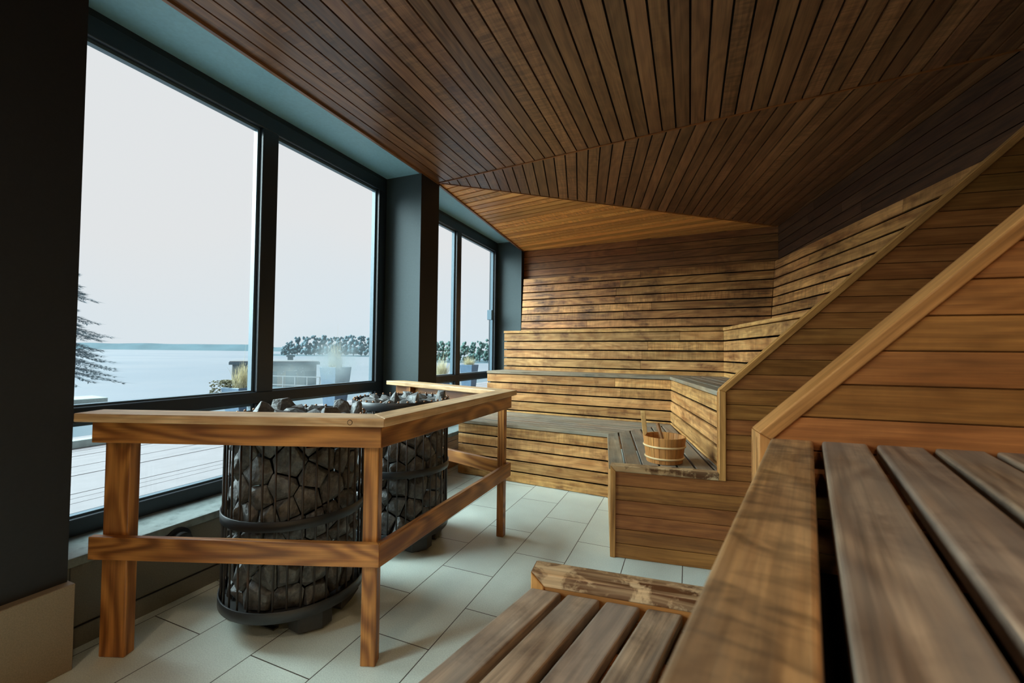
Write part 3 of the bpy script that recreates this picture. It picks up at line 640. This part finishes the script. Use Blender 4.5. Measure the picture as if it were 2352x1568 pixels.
# ------------------------------------------------------------------ heaters
def heater(cx, cy, label, seed, plate):
    rr = random.Random(seed)
    t = thing('sauna_heater', label, 'sauna heater', (cx, cy, 0), 'round stone filled sauna heaters')
    def band(name, z0, z1, r0, r1, mat='iron'):
        bm = bmesh.new(); n = 72; rings = []
        for (r, z) in ((r0, z0), (r1, z0), (r1, z1), (r0, z1)):
            rings.append([bm.verts.new((cx+r*cos(2*pi*i/n), cy+r*sin(2*pi*i/n), z)) for i in range(n)])
        for a in range(4):
            for i in range(n):
                f = bm.faces.new((rings[a][i], rings[a][(i+1) % n], rings[(a+1) % 4][(i+1) % n], rings[(a+1) % 4][i])); f.smooth = a in (1, 3)
        emit(name, bm, mat, t, bevel=.001)
    band('rim_band', .815, .860, .286, .291); band('middle_band', .443, .483, .286, .291); band('bottom_band', .094, .138, .286, .291)
    bm = bmesh.new(); cyl(bm, (cx, cy, .10), Z, .285, .012, 48); emit('base_tray', bm, 'base', t)
    bm = bmesh.new(); cyl(bm, (cx, cy, .112), Z, .150, .64, 32); emit('core', bm, 'core', t)
    nb = 36
    for i in range(nb):
        a = 2*pi*(i+.3)/nb; bm = bmesh.new(); px, py = cx+.2805*cos(a), cy+.2805*sin(a)
        cyl(bm, (px, py, .112), Z, .0042, .752, 8, mi=0)
        r_ = bmesh.ops.create_uvsphere(bm, u_segments=10, v_segments=6, radius=.0062, matrix=Matrix.Translation((px, py, .864)))
        for v in r_['verts']:
            for f in v.link_faces: f.material_index = 1; f.smooth = True
        emit('bar', bm, ['bar', 'tip'], t)
    # base: four feet and the plates between them
    for (fp, big) in (([(.132, -.147), (.197, -.153), (.254, -.085), (.254, -.03), (.132, -.02)], 1), ([(-.182, -.197), (-.120, -.187), (-.120, -.140), (-.182, -.150)], 0),
                      ([(.132, .03), (.235, .04), (.215, .12), (.180, .205), (.120, .20)], 1), ([(-.182, .19), (-.120, .19), (-.120, .14), (-.182, .14)], 0)):
        bm = bmesh.new(); add_prism(bm, [(cx+a, cy+b, .108 if big else .118) for a, b in fp], Z, .096 if big else .106, X, Y)
        emit('foot', bm, 'base', t, bevel=.005 if big else .003)
        mx = sum(a for a, b in fp)/len(fp); my = sum(b for a, b in fp)/len(fp)
        bm = bmesh.new(); cyl(bm, (cx+mx, cy+my, 0), Z, .02, .014, 20); emit('levelling_foot', bm, 'iron', t)
    for q in ((cx-.12, cy-.150, .013, cx+.08, cy-.146, .096), (cx+.165, cy-.06, .02, cx+.17, cy+.075, .098), (cx-.17, cy-.12, .02, cx-.165, cy+.14, .098), (cx-.11, cy+.15, .02, cx+.075, cy+.154, .096), (cx-.12, cy-.170, .008, cx+.08, cy-.146, .013)):
        bm = bmesh.new(); abox(bm, *q); emit('base_plate', bm, 'base', t)
    if plate:     # cast name plate on the bars; only its lower edge shows below the apron
        bm = bmesh.new(); a0 = math.atan2(-.205, .205)+.16
        for j in range(10):
            a = a0+j*.036; b_ = a+.036
            def pt_(an, z, r=.300): return bm.verts.new((cx+r*cos(an), cy+r*sin(an), z))
            za = .742-.012*abs(j-4.5)/4.5*-1; 
            q = [pt_(a, .762), pt_(b_, .762), pt_(b_, .80), pt_(a, .80), pt_(a, .762, .294), pt_(b_, .762, .294), pt_(b_, .80, .294), pt_(a, .80, .294)]
            for ff in ((0, 1, 2, 3), (4, 7, 6, 5), (0, 4, 5, 1), (3, 2, 6, 7), (0, 3, 7, 4), (1, 5, 6, 2)): bm.faces.new([q[i] for i in ff])
        pl = emit('name_plate', bm, 'core', t)
        bm = bmesh.new()
        for j in range(10):
            a = a0+j*.036; r_ = .3015
            p = Vector((cx+r_*cos(a), cy+r_*sin(a), .762)); q = Vector((cx+r_*cos(a+.036), cy+r_*sin(a+.036), .762)); cyl(bm, p, q-p, .0022, (q-p).length, 8)
        for j, a in enumerate((.16, .185, .21, .235, .26)):
            an = a0+a; p = Vector((cx+.3015*cos(an), cy+.3015*sin(an), .770)); cyl(bm, p, Vector((-sin(an)*.15*(1 if j % 2 else -1), 0, 1)), .0012, .035, 6)
        emit('plate_lettering', bm, 'plate', pl)
    return t

def rock(pts, name, mat='stone'):
    bm = bmesh.new()
    for p in pts: bm.verts.new(p)
    r = bmesh.ops.convex_hull(bm, input=bm.verts)
    junk = list({g for g in r['geom_interior']+r['geom_unused'] if isinstance(g, bmesh.types.BMVert)})
    if junk: bmesh.ops.delete(bm, geom=junk, context='VERTS')
    bmesh.ops.dissolve_limit(bm, angle_limit=radians(14), verts=bm.verts, edges=bm.edges)
    bmesh.ops.bevel(bm, geom=list(bm.edges), offset=.0028, segments=2, affect='EDGES', profile=.6)
    c = sum((v.co for v in bm.verts), Vector())/len(bm.verts)
    for f in bm.faces: f.smooth = True
    me = bpy.data.meshes.new(name); 
    for v in bm.verts: v.co = v.co-c
    bm.to_mesh(me); bm.free(); me.materials.append(MT[mat])
    if hasattr(me, 'set_sharp_from_angle'): me.set_sharp_from_angle(angle=radians(50))
    o = bpy.data.objects.new(name, me); o.location = c; C.objects.link(o); return o

def voronoi(sites, bound_fn, per=None):
    cells = []
    ext = [(s, i) for i, s in enumerate(sites)]
    if per: ext += [((s[0]+per, s[1]), i) for i, s in enumerate(sites)]+[((s[0]-per, s[1]), i) for i, s in enumerate(sites)]
    for i, s in enumerate(sites):
        poly = bound_fn(s)
        for (q, j) in ext:
            dx, dy = q[0]-s[0], q[1]-s[1]; d2 = dx*dx+dy*dy
            if d2 < 1e-9 or d2 > .09: continue
            mx, my = s[0]+dx/2, s[1]+dy/2; L_ = math.sqrt(d2)
            poly = clip(poly, (-dx/L_, -dy/L_), -(mx*dx+my*dy)/L_)
            if len(poly) < 3: break
        if len(poly) >= 3: cells.append(poly)
    return cells
def stones(cx, cy, label, toplabel, group, seed, view):
    rr = random.Random(seed); RM = .246; per = 2*pi*RM
    # variable-radius darts
    sites = []; tries = 0; rad = []
    while tries < 9000:
        tries += 1; r_ = rr.choice((.040, .046, .054, .068)) if tries < 3500 else .036
        s = (rr.uniform(0, per), rr.uniform(.135, .79))
        ok = True
        for q, rq in zip(sites, rad):
            dx = abs(q[0]-s[0]); dx = min(dx, per-dx); 
            if dx*dx+(q[1]-s[1])**2 < ((r_+rq)*.93)**2: ok = False; break
        if ok: sites.append(s); rad.append(r_)
    cells = voronoi(sites, lambda s: [(s[0]-.15, .114), (s[0]+.15, .114), (s[0]+.15, .812), (s[0]-.15, .812)], per)
    def mp(s, z, r): return Vector((cx+r*cos(s/RM), cy+r*sin(s/RM), z))
    for poly in cells:
        mx = sum(p[0] for p in poly)/len(poly); mz = sum(p[1] for p in poly)/len(poly)
        an = mx/RM
        if cos(an-view) < -.35 and abs(((an-view+pi) % (2*pi))-pi) > 2.2: continue
        def sc_(p, k, ox=0, oz=0): return (mx+(p[0]-mx)*k+ox, mz+(p[1]-mz)*k+oz)
        pts = []
        rot = rr.uniform(0, 6.28); tilt = rr.uniform(0, .014)
        big = max(math.hypot(p[0]-mx, p[1]-mz) for p in poly)
        for p in poly:
            k = rr.uniform(.93, 1.0); q = sc_(p, k); pts.append(mp(q[0], q[1], rr.uniform(.226, .246)))
            if rr.random() < .5: q = sc_(p, rr.uniform(.5, .8)); pts.append(mp(q[0], q[1], rr.uniform(.19, .21)))
        nv = len(poly)
        for m_ in range(rr.choice((3, 4, 4, 5))):
            q = sc_(poly[rr.randrange(nv)], rr.uniform(.3, .85)); pts.append(mp(q[0], q[1], .262+tilt*cos(rr.uniform(0, 6.28))+rr.uniform(-.012, .004)))
        o = rock(pts, 'heater_stone'); tag(o, label+(' above' if mz > .463 else ' below')+' its middle band', 'stone', group)
    # top heap
    sites = []; tries = 0
    while tries < 3000 and len(sites) < 34:
        tries += 1; a = rr.uniform(0, 2*pi); q = .262*math.sqrt(rr.random()); s = (q*cos(a), q*sin(a))
        if all((u[0]-s[0])**2+(u[1]-s[1])**2 > .066**2 for u in sites): sites.append(s)
    disk = [(.272*cos(2*pi*i/20), .272*sin(2*pi*i/20)) for i in range(20)]
    for poly in voronoi(sites, lambda s: disk):
        mx = sum(p[0] for p in poly)/len(poly); my = sum(p[1] for p in poly)/len(poly)
        hgt = rr.choice((.852, .858, .866, .872, .88, .918)); pts = []
        lx, ly = rr.uniform(-.02, .02), rr.uniform(-.02, .02)
        for p in poly:
            for (k, z, j) in ((.93, rr.uniform(.838, .85), 0), (rr.uniform(.1, .8), hgt-rr.uniform(0, .028), 1), (.7, .818, 0)):
                pts.append(Vector((cx+mx+(p[0]-mx)*k+lx*j, cy+my+(p[1]-my)*k+ly*j, z)))
        o = rock(pts, 'heater_stone'); tag(o, toplabel, 'stone', group+' top')
H1 = (-1.640, 1.430); H2 = (-1.645, 2.190)
heater(*H1, 'nearer round black heater full of stones, beside the corner post of the rail', 3, True)
heater(*H2, 'farther round black heater full of stones, beyond the nearer one', 4, False)
stones(*H1, 'dark rough stone packed behind the bars of the nearer heater', 'dark rough stone lying on top of the nearer heater', 'stones in the nearer heater', 11, math.atan2(-H1[1], -H1[0])+.0)
stones(*H2, 'dark rough stone packed behind the bars of the farther heater', 'dark rough stone lying on top of the farther heater', 'stones in the farther heater', 12, math.atan2(-H2[1], -H2[0])+.2)

# ------------------------------------------------------------------ bucket and ladle
BX, BY, BZ = -.140, 2.735, Z1+.001
bk = thing('water_bucket', 'round wooden stave bucket with one tall handle stave, on the low bench', 'bucket', (BX, BY, BZ))
bm = bmesh.new(); n = 22; Lb = uvl(bm); hang = math.atan2(-.10, -.995)
rb, rtp, hb = .103, .123, .152; th = .011
for i in range(n):
    a0 = 2*pi*i/n+hang-pi/n; g_ = .006; cols = []
    for j in range(4):
        a = a0+g_+(2*pi/n-2*g_)*j/3
        def P3(r, z): return bm.verts.new((BX+r*cos(a), BY+r*sin(a), BZ+z))
        cols.append((P3(rb, .0), P3(rtp, hb), P3(rtp-th, hb), P3(rb-th, .0)))
    uo = random.random()*4
    fs = []
    for j in range(3):
        c0, c1_ = cols[j], cols[j+1]
        for a_, b_ in ((0, 1), (1, 2), (2, 3), (3, 0)): fs.append(bm.faces.new((c0[a_], c1_[a_], c1_[b_], c0[b_])))
    fs.append(bm.faces.new(cols[0])); fs.append(bm.faces.new(cols[3][::-1]))
    for f in fs:
        for lp in f.loops: lp[Lb].uv = (lp.vert.co.z+uo, math.atan2(lp.vert.co.y-BY, lp.vert.co.x-BX)*.12+uo)
cyl(bm, (BX, BY, BZ+.010), Z, rb-th+.001, .012, 40)
emit('body', bm, 'bucket', bk, bevel=.001)
def torus(bm, c, R_t, r, seg=64, s2=10, sz=1.0):
    rings = []
    for i in range(seg):
        a = 2*pi*i/seg; rings.append([bm.verts.new((c[0]+(R_t+r*cos(2*pi*j/s2)*.7)*cos(a), c[1]+(R_t+r*cos(2*pi*j/s2)*.7)*sin(a), c[2]+r*sin(2*pi*j/s2)*sz)) for j in range(s2)])
    for i in range(seg):
        for j in range(s2):
            f = bm.faces.new((rings[i][j], rings[(i+1) % seg][j], rings[(i+1) % seg][(j+1) % s2], rings[i][(j+1) % s2])); f.smooth = True
for z in (.030, .098):
    bm = bmesh.new(); torus(bm, (BX, BY, BZ+z), rb+(rtp-rb)*z/hb+.003, .0058); emit('hoop', bm, 'hoop', bk)
bm = bmesh.new(); hx, hy = cos(hang), sin(hang); tx, ty = -hy, hx
prof = [(.148, .018), (.165, .016), (.19, .0125), (.22, .0115), (.245, .0135), (.265, .0165), (.282, .0150), (.292, .009), (.2945, .003)]
rows = []
for (z, hw) in prof:
    r0 = rtp+(z-.15)*.10; lean = 0
    row = []
    for (s, q) in ((-1, 0), (1, 0), (1, 1), (-1, 1)):
        r = r0-.027*q*(1 if z > .16 else .55); row.append(bm.verts.new((BX+hx*r+tx*hw*s, BY+hy*r+ty*hw*s, BZ+z)))
    rows.append(row)
for a_, b_ in zip(rows, rows[1:]):
    for j in range(4): bm.faces.new((a_[j], a_[(j+1) % 4], b_[(j+1) % 4], b_[j]))
bm.faces.new(rows[0][::-1]); bm.faces.new(rows[-1])
o = emit('handle', bm, 'handle', bk, bevel=.004, seg=2)
ld = thing('ladle', 'wooden ladle standing in the bucket with only its handle showing', 'ladle', (BX+.02, BY-.02, BZ+.03))
bm = bmesh.new(); d_ = Vector((-.30, .12, .95)).normalized(); cyl(bm, (BX+.015, BY-.01, BZ+.045), d_, .0085, .185, 16, .0115); emit('handle', bm, 'ladle', ld, bevel=.002)
bm = bmesh.new(); bmesh.ops.create_uvsphere(bm, u_segments=20, v_segments=12, radius=.032, matrix=Matrix.Translation((BX+.02, BY-.012, BZ+.058)))
for v in list(bm.verts):
    if v.co.z > BZ+.068: v.co.z = BZ+.068-(v.co.z-BZ-.068)*.8
emit('bowl', bm, 'ladle', ld, smooth=True)

# ------------------------------------------------------------------ warm fill lamps added behind the viewer
LE = 36
for (lx, ly) in ((-.95, -.75), (.10, -1.75), (.62, -.35)):
    t = thing('fill_lamp', 'round fill lamp added in the ceiling behind the viewpoint', 'light', (lx, ly, 2.64), 'added fill lamps')
    bm = bmesh.new(); cyl(bm, (lx, ly, 2.632), Z, .05, .022, 24); emit('lens', bm, 'lens', t)
    bm = bmesh.new(); torus(bm, (lx, ly, 2.636), .058, .008, 32, 8); emit('ring', bm, 'iron', t)
    d = bpy.data.lights.new('fill_spot', 'SPOT'); d.energy = LE; d.color = (1, .76, .52); d.spot_size = radians(150); d.spot_blend = 1; d.shadow_soft_size = .06
    o = bpy.data.objects.new('fill_spot', d); C.objects.link(o); o.parent = t; o.location = (0, 0, -.03)
    o.rotation_euler = (radians(18), 0, radians(8))

# ------------------------------------------------------------------ outside
DZ = -.15
MT['deck'] = plain('snowy_deck', (134, 130, 132), .75, .2, nscale=5, namt=.04, bump=.3, bdist=.02, col2=(110, 112, 116), c2scale=1.1, c2lo=.60, c2hi=.70)
MT['lake'] = plain('still_lake', (122, 125, 131), .6, .2, nscale=.02, namt=.02, bump=0, col2=(112, 118, 126), c2scale=.012, c2lo=.45, c2hi=.6)
MT['pool'] = plain('pool_water', (84, 106, 116), .3, .4, nscale=.5, namt=.03, bump=0)
MT['shore'] = plain('far_shore', (80, 100, 108), .9, .1, nscale=.02, namt=.15, bump=0)  # shore, needles and foliage: distance haze put into bluish base colours
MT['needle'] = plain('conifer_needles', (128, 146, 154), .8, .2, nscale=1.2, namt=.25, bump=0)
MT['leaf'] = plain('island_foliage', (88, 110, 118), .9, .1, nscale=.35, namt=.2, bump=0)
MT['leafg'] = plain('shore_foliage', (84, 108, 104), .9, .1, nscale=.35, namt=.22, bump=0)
MT['bark'] = plain('bark', (70, 78, 84), .9, .1, nscale=4)
MT['pot'] = plain('blue_black_planter', (70, 92, 112), .5, .4, nscale=10)
MT['strawgrass'] = plain('dry_grass', (188, 180, 148), .8, .2, nscale=6, namt=.2)
MT['curb'] = plain('grey_timber_curb', (150, 164, 162), .8, .2, nscale=14)
MT['hutwall'] = plain('hut_wall', (120, 132, 136), .8, .2, nscale=2, namt=.2, col2=(160, 150, 130), c2scale=.7)
MT['hutroof'] = plain('hut_roof', (124, 126, 128), .8, .2, nscale=2)
MT['hutdark'] = plain('hut_dark', (84, 104, 114), .7, .3)
MT['cone'] = plain('red_green_shrub', (100, 98, 78), .8, .2, nscale=12, namt=.4)
bm = bmesh.new(); 
for i in range(38):      # snow covered deck boards running parallel to the windows
    x1 = XF-.30-i*.145; abox(bm, x1-.1432, -6, DZ-.05, x1, 22, DZ+random.uniform(-.004, .004), 0, 1)
struct(emit('deck', bm, 'deck'), 'snow covered timber deck outside the windows')
bm = bmesh.new(); abox(bm, -7.42, -6, DZ, -7.27, 4.6, DZ+.10); o = emit('deck_curb', bm, 'curb', bevel=.005); tag(o, 'low grey timber beam along the far edge of the snowy deck', 'curb')
bm = bmesh.new(); abox(bm, -12.5, -8, DZ-.30, -8.0, 30, DZ-.2); struct(emit('snow_bank', bm, 'pool'), 'pale blue snow and water beyond the deck edge')
bm = bmesh.new(); v = [bm.verts.new(p) for p in ((-2500, -1200, -2.5), (40, -1200, -2.5), (40, 2600, -2.5), (-2500, 2600, -2.5))]; bm.faces.new(v); struct(emit('lake', bm, 'lake'), 'pale still lake under an overcast sky')
def px_ray(px, py):
    return (fw*979.976 + rt2*(px-1176) + up2*(784-py))
def at(px, depth, z=None):
    d = px_ray(px, 804); p = Vector((0, 0, H))+d*(depth/979.976)
    if z is not None: p.z = z
    return p
# far shore ridge with real depth
bm = bmesh.new(); prevs = None
for i in range(0, 61):
    px = -60+i*15; top = 1.15+11*.92*(1+.18*noise.noise(Vector((i*.21, 3, 1)))) if px < 640 else 5
    if px > 620: top = 1.15+9*.92*(.6+.25*noise.noise(Vector((i*.3, 3, 1))))
    a = at(px, 895, -2.5); b = at(px, 930, top); c = at(px, 1080, top*.9); d = at(px, 1100, -2.5)
    r = [bm.verts.new(q) for q in (a, b, c, d)]
    if prevs:
        for j in range(3): bm.faces.new((prevs[j], prevs[j+1], r[j+1], r[j]))
    prevs = r
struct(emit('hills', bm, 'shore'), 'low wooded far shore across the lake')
bm = bmesh.new(); prevs = None
for i in range(-3, 30):
    px = 470-i*0+i*4 if False else 380+i*-3
bm.free()
# island and shore trees, each its own thing
def tree(px, depth, wpx, ypx_top, mat, label, seed, group):
    rr = random.Random(seed); base = at(px, depth, -2.5); wd = wpx*depth/980/2; ht = H+(804-ypx_top)*depth/980+2.5
    t = thing('shore_tree', label, 'tree', base, group)
    bm = bmesh.new(); cyl(bm, base, Z, wd*.07, ht*.6, 6, wd*.04); emit('trunk', bm, 'bark', t)
    bm = bmesh.new()
    for k in range(42):
        z = rr.uniform(.14, .92); rad_ = wd*(.15+.17*rr.random())*(1.15-.4*z); a = rr.uniform(0, 6.28); q = wd*(1-z*.5)*rr.random()*1.0
        c = base+Vector((q*cos(a), q*sin(a), z*ht))
        top_lim = base.z+ht-c.z
        rz = min(rad_*1.1, top_lim)
        r_ = bmesh.ops.create_icosphere(bm, subdivisions=2, radius=1, matrix=Matrix.Translation(c) @ Matrix.Diagonal((rad_, rad_, rz, 1)))
        for v in r_['verts']:
            nn = noise.noise(v.co*(7/max(wd, .1))); v.co += (v.co-c)*(nn*.5)
    emit('crown', bm, mat, t, smooth=True)
ORD = ['first', 'second', 'third', 'fourth', 'fifth', 'sixth', 'seventh', 'eighth', 'ninth', 'tenth', 'eleventh', 'rightmost']
isl = [(652, 14, 795), (664, 20, 781), (683, 24, 773), (703, 26, 770), (722, 26, 768), (741, 28, 768), (759, 26, 771), (776, 26, 770), (794, 28, 769), (812, 26, 767), (830, 26, 769), (848, 24, 773)]
for i, (px, wp, yt) in enumerate(isl):
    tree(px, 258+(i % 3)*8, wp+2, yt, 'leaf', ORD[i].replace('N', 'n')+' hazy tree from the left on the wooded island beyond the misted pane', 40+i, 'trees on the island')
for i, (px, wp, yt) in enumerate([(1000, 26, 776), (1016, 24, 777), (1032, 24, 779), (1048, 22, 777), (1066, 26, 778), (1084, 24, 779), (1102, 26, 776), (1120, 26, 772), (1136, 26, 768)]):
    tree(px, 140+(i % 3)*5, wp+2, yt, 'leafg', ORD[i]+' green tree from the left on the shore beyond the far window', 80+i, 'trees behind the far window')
bm = bmesh.new(); prevs = None
for i, (px, dd, tp) in enumerate(((600, 256, -2.3), (700, 254, -1.9), (860, 254, -1.8), (880, 270, -1.8), (880, 290, -2))): pass
for (pa, pb, dp) in ((606, 870, 252), (985, 1150, 137)):
    rows = []
    for j in range(9):
        px = pa+(pb-pa)*j/8; rows.append([bm.verts.new(at(px, dp, -2.5)), bm.verts.new(at(px, dp+3, -2.1)), bm.verts.new(at(px, dp+45, -2.0)), bm.verts.new(at(px, dp+48, -2.5))])
    for a_, b_ in zip(rows, rows[1:]):
        for j in range(3): bm.faces.new((a_[j], a_[j+1], b_[j+1], b_[j]))
struct(emit('island_ground', bm, 'shore'), 'low ground of the wooded islands')
# conifer reaching out from behind the near column
def conifer():
    rr = random.Random(5); base = at(95, 21, -2.5)
    t = thing('conifer', 'dark blue green conifer with drooping branches beside the near column', 'tree', base)
    bm = bmesh.new(); cyl(bm, base, Z, .22, 9.5, 10, .05); emit('trunk', bm, 'bark', t)
    bm = bmesh.new()
    def twig(p, d, l, w_):
        s = d.cross(Z).normalized()*w_; u_ = Z*w_*.35
        v = [bm.verts.new(q) for q in (p-s, p+s, p+d*l+s*.2, p+d*l*.5+u_+s*0)]
        bm.faces.new((v[0], v[1], v[3])); bm.faces.new((v[1], v[2], v[3])); bm.faces.new((v[2], v[0], v[3])); bm.faces.new((v[0], v[2], v[1]))
    tiers = [(-.2, 3.1), (.1, 2.9), (.45, 3.2), (.8, 2.7), (1.1, 2.5), (1.35, 2.6), (1.9, 2.3), (2.1, 2.5), (2.55, 1.7), (2.75, 2.0), (3.3, 1.3), (3.9, 1.9), (4.15, 1.8), (4.5, 1.4), (5.2, 1.2), (6, .8)]
    for (z, R0) in tiers:
        nb = 15
        for k in range(nb):
            a = 2*pi*k/nb+rr.uniform(-.2, .2); R1 = R0*rr.uniform(.75, 1.08); steps = 16
            for s in range(2, steps):
                f = s/steps; droop = -.35*f*f*R1*.35+.12*sin(f*5); c = base+Vector((cos(a)*R1*f, sin(a)*R1*f, z+2.5+droop))
                if s % 3 == 0: twig(c, Vector((cos(a), sin(a), -.1)), R1/steps*3.2, .018)
                for q in range(9):
                    b_ = a+rr.choice((-1, 1))*rr.uniform(.3, 1.1); twig(c+Vector((rr.uniform(-.05, .05), rr.uniform(-.05, .05), rr.uniform(-.05, .03))), Vector((cos(b_), sin(b_), rr.uniform(-.45, .15))).normalized(), rr.uniform(.14, .36)*(1.2-f*.5), .032)
    emit('branches', bm, 'needle', t)
conifer()
bm = bmesh.new(); pa, pb = at(40, 24, -2.1), at(252, 27.5, -2.1); d = (pb-pa); d.z = 0; L_ = d.length; d.normalize()
box(bm, pa-Z*.5, d, Vector((-d.y, d.x, 0)), Z, L_, 2.4, .55, 0); o = emit('jetty', bm, 'curb', bevel=.03); tag(o, 'small snow topped jetty below the conifer at the lake edge', 'jetty')

# planters with dry grass
def planter(px, depth, wd, z0, z1, label, gl, seed, lean=0, blades=260, shrub=False, spread=1.0):
    rr = random.Random(seed); c = at(px, depth, z0)
    t = thing('planter', label, 'planter', c)
    bm = bmesh.new(); rows = []
    for (k, z) in ((.72, z0), (1, z1), (.9, z1), (.86, z1-.05)):
        h_ = wd/2*k; rows.append([bm.verts.new((c.x+sx*h_, c.y+sy*h_, z)) for sx, sy in ((-1, -1), (1, -1), (1, 1), (-1, 1))])
    for a_, b_ in zip(rows, rows[1:]):
        for j in range(4): bm.faces.new((a_[j], a_[(j+1) % 4], b_[(j+1) % 4], b_[j]))
    bm.faces.new(rows[0][::-1]); bm.faces.new(rows[-1]); emit('pot', bm, 'pot', t, bevel=.01)
    bm = bmesh.new()
    for i in range(blades):
        a = rr.uniform(0, 6.28); q = rr.random()*wd*.35; p = Vector((c.x+q*cos(a), c.y+q*sin(a), z1-.04)); l = gl*rr.uniform(.35, 1)*(1.6 if rr.random() < .04 else 1)
        b_ = rr.uniform(0, 6.28); ln = rr.uniform(.15, .75)*spread*(.35 if l > gl else 1); d = Vector((cos(b_)*ln+lean*rt2.x, sin(b_)*ln+lean*rt2.y, 1)); pr = None; W = .0045 if l < gl else .003
        for s in range(6):
            f = s/5; co = p+d*l*f; co.z = p.z+l*(f-.45*ln*f*f*1.4); sd = Vector((-sin(b_), cos(b_), 0))*W*(1-f*.8)
            cur = [bm.verts.new(co-sd), bm.verts.new(co+sd), bm.verts.new(co+Vector((cos(b_), sin(b_), 0))*W*(1-f*.8))]
            if pr:
                for j in range(3): bm.faces.new((pr[j], pr[(j+1) % 3], cur[(j+1) % 3], cur[j]))
            pr = cur
    emit('dry_grass', bm, 'strawgrass', t)
    if shrub:
        bm = bmesh.new()
        for i in range(420):
            a = rr.uniform(0, 6.28); q = rr.random()*.30; cc = Vector((c.x-rt2.x*.30+q*cos(a), c.y-rt2.y*.3+q*sin(a), z1+rr.uniform(-.14, .13)))
            bmesh.ops.create_icosphere(bm, subdivisions=1, radius=rr.uniform(.012, .026), matrix=Matrix.Translation(cc) @ Matrix.Diagonal((1, 1, .6, 1)))
        emit('shrub', bm, 'cone', t)
planter(560, 8.3, .52, DZ, .42, 'blue black planter with tall tangled dry grass and red shrub, nearest outside', .62, 1, lean=.16, blades=420, shrub=True, spread=.7)
planter(772, 10.0, .50, DZ, .76, 'pale misted planter with upright grass plume outside the second pane', .70, 2, blades=160, spread=.35)
planter(1015, 13.0, .50, DZ, .40, 'planter of golden grass just right of the pillar outside', .70, 3, blades=420, spread=.8)
planter(1078, 15.0, .50, DZ, .70, 'small blue planter with bushy spreading straw grass outside the far window', .48, 4, blades=380, spread=1.5)
# shore hut with chimney
he = at(728, 20.5, 0); hb_ = Vector((he.x, he.y, 0)).normalized(); hd_ = Vector((hb_.y, -hb_.x, 0)); hl = 3.4
hd_ = (hd_+hb_*.06).normalized(); hb_ = Vector((-hd_.y, hd_.x, 0)); hc = he-hd_*hl
t = thing('shore_hut', 'flat roofed hut with chimney and white railing at the lake edge', 'hut', hc-Z*2.5)
bm = bmesh.new(); box(bm, hc-Z*2.5, hd_, hb_, Z, hl, 3.0, 2.98, 0); emit('wall', bm, 'hutwall', t)
bm = bmesh.new(); box(bm, hc-hd_*.12-hb_*.15+Z*.46, hd_, hb_, Z, hl+.26, 3.4, .12, 0); emit('roof', bm, 'hutdark', t)
bm = bmesh.new(); box(bm, hc-hd_*.1-hb_*.10+Z*.58, hd_, hb_, Z, hl+.2, 3.3, .04, 0); emit('roof_snow', bm, 'hutroof', t)
bm = bmesh.new(); box(bm, at(661, 22, .62), hd_, hb_, Z, .26, .26, .28, 0); box(bm, at(658, 22, .78)-hb_*.05, hd_, hb_, Z, .40, .36, .10, 0); emit('chimney', bm, 'hutdark', t)
for i, s in enumerate((.45, 1.3, 2.1, 2.9)):
    bm = bmesh.new(); box(bm, hc+hd_*s-hb_*.02-Z*.75, hd_, hb_, Z, .45, .03, .9, 0); emit('window', bm, 'hutdark', t)
tr = thing('railing', 'thin white railing in front of the shore hut', 'railing', at(540, 18, -1.6))
bm = bmesh.new(); ra, rb_ = at(545, 18, 0), at(735, 17, 0); rd = rb_-ra; rd.z = 0; rl = rd.length; rd.normalize(); rn = Vector((-rd.y, rd.x, 0))
for z in (.05, -.30): box(bm, ra+Z*z, rd, rn, Z, rl, .05, .035, 0)
emit('rail_bar', bm, 'hutroof', tr)
for i in range(8):
    bm = bmesh.new(); box(bm, ra+rd*(rl*i/7-.02)-Z*1.6, rd, rn, Z, .04, .04, 1.66, 0); emit('post', bm, 'hutroof', tr)
bm = bmesh.new(); box(bm, ra-Z*2.5+rn*.1-rd*.2, rd, rn, Z, rl+.4, 1.2, 2.0, 0); struct(emit('stone_bank', bm, 'shore'))
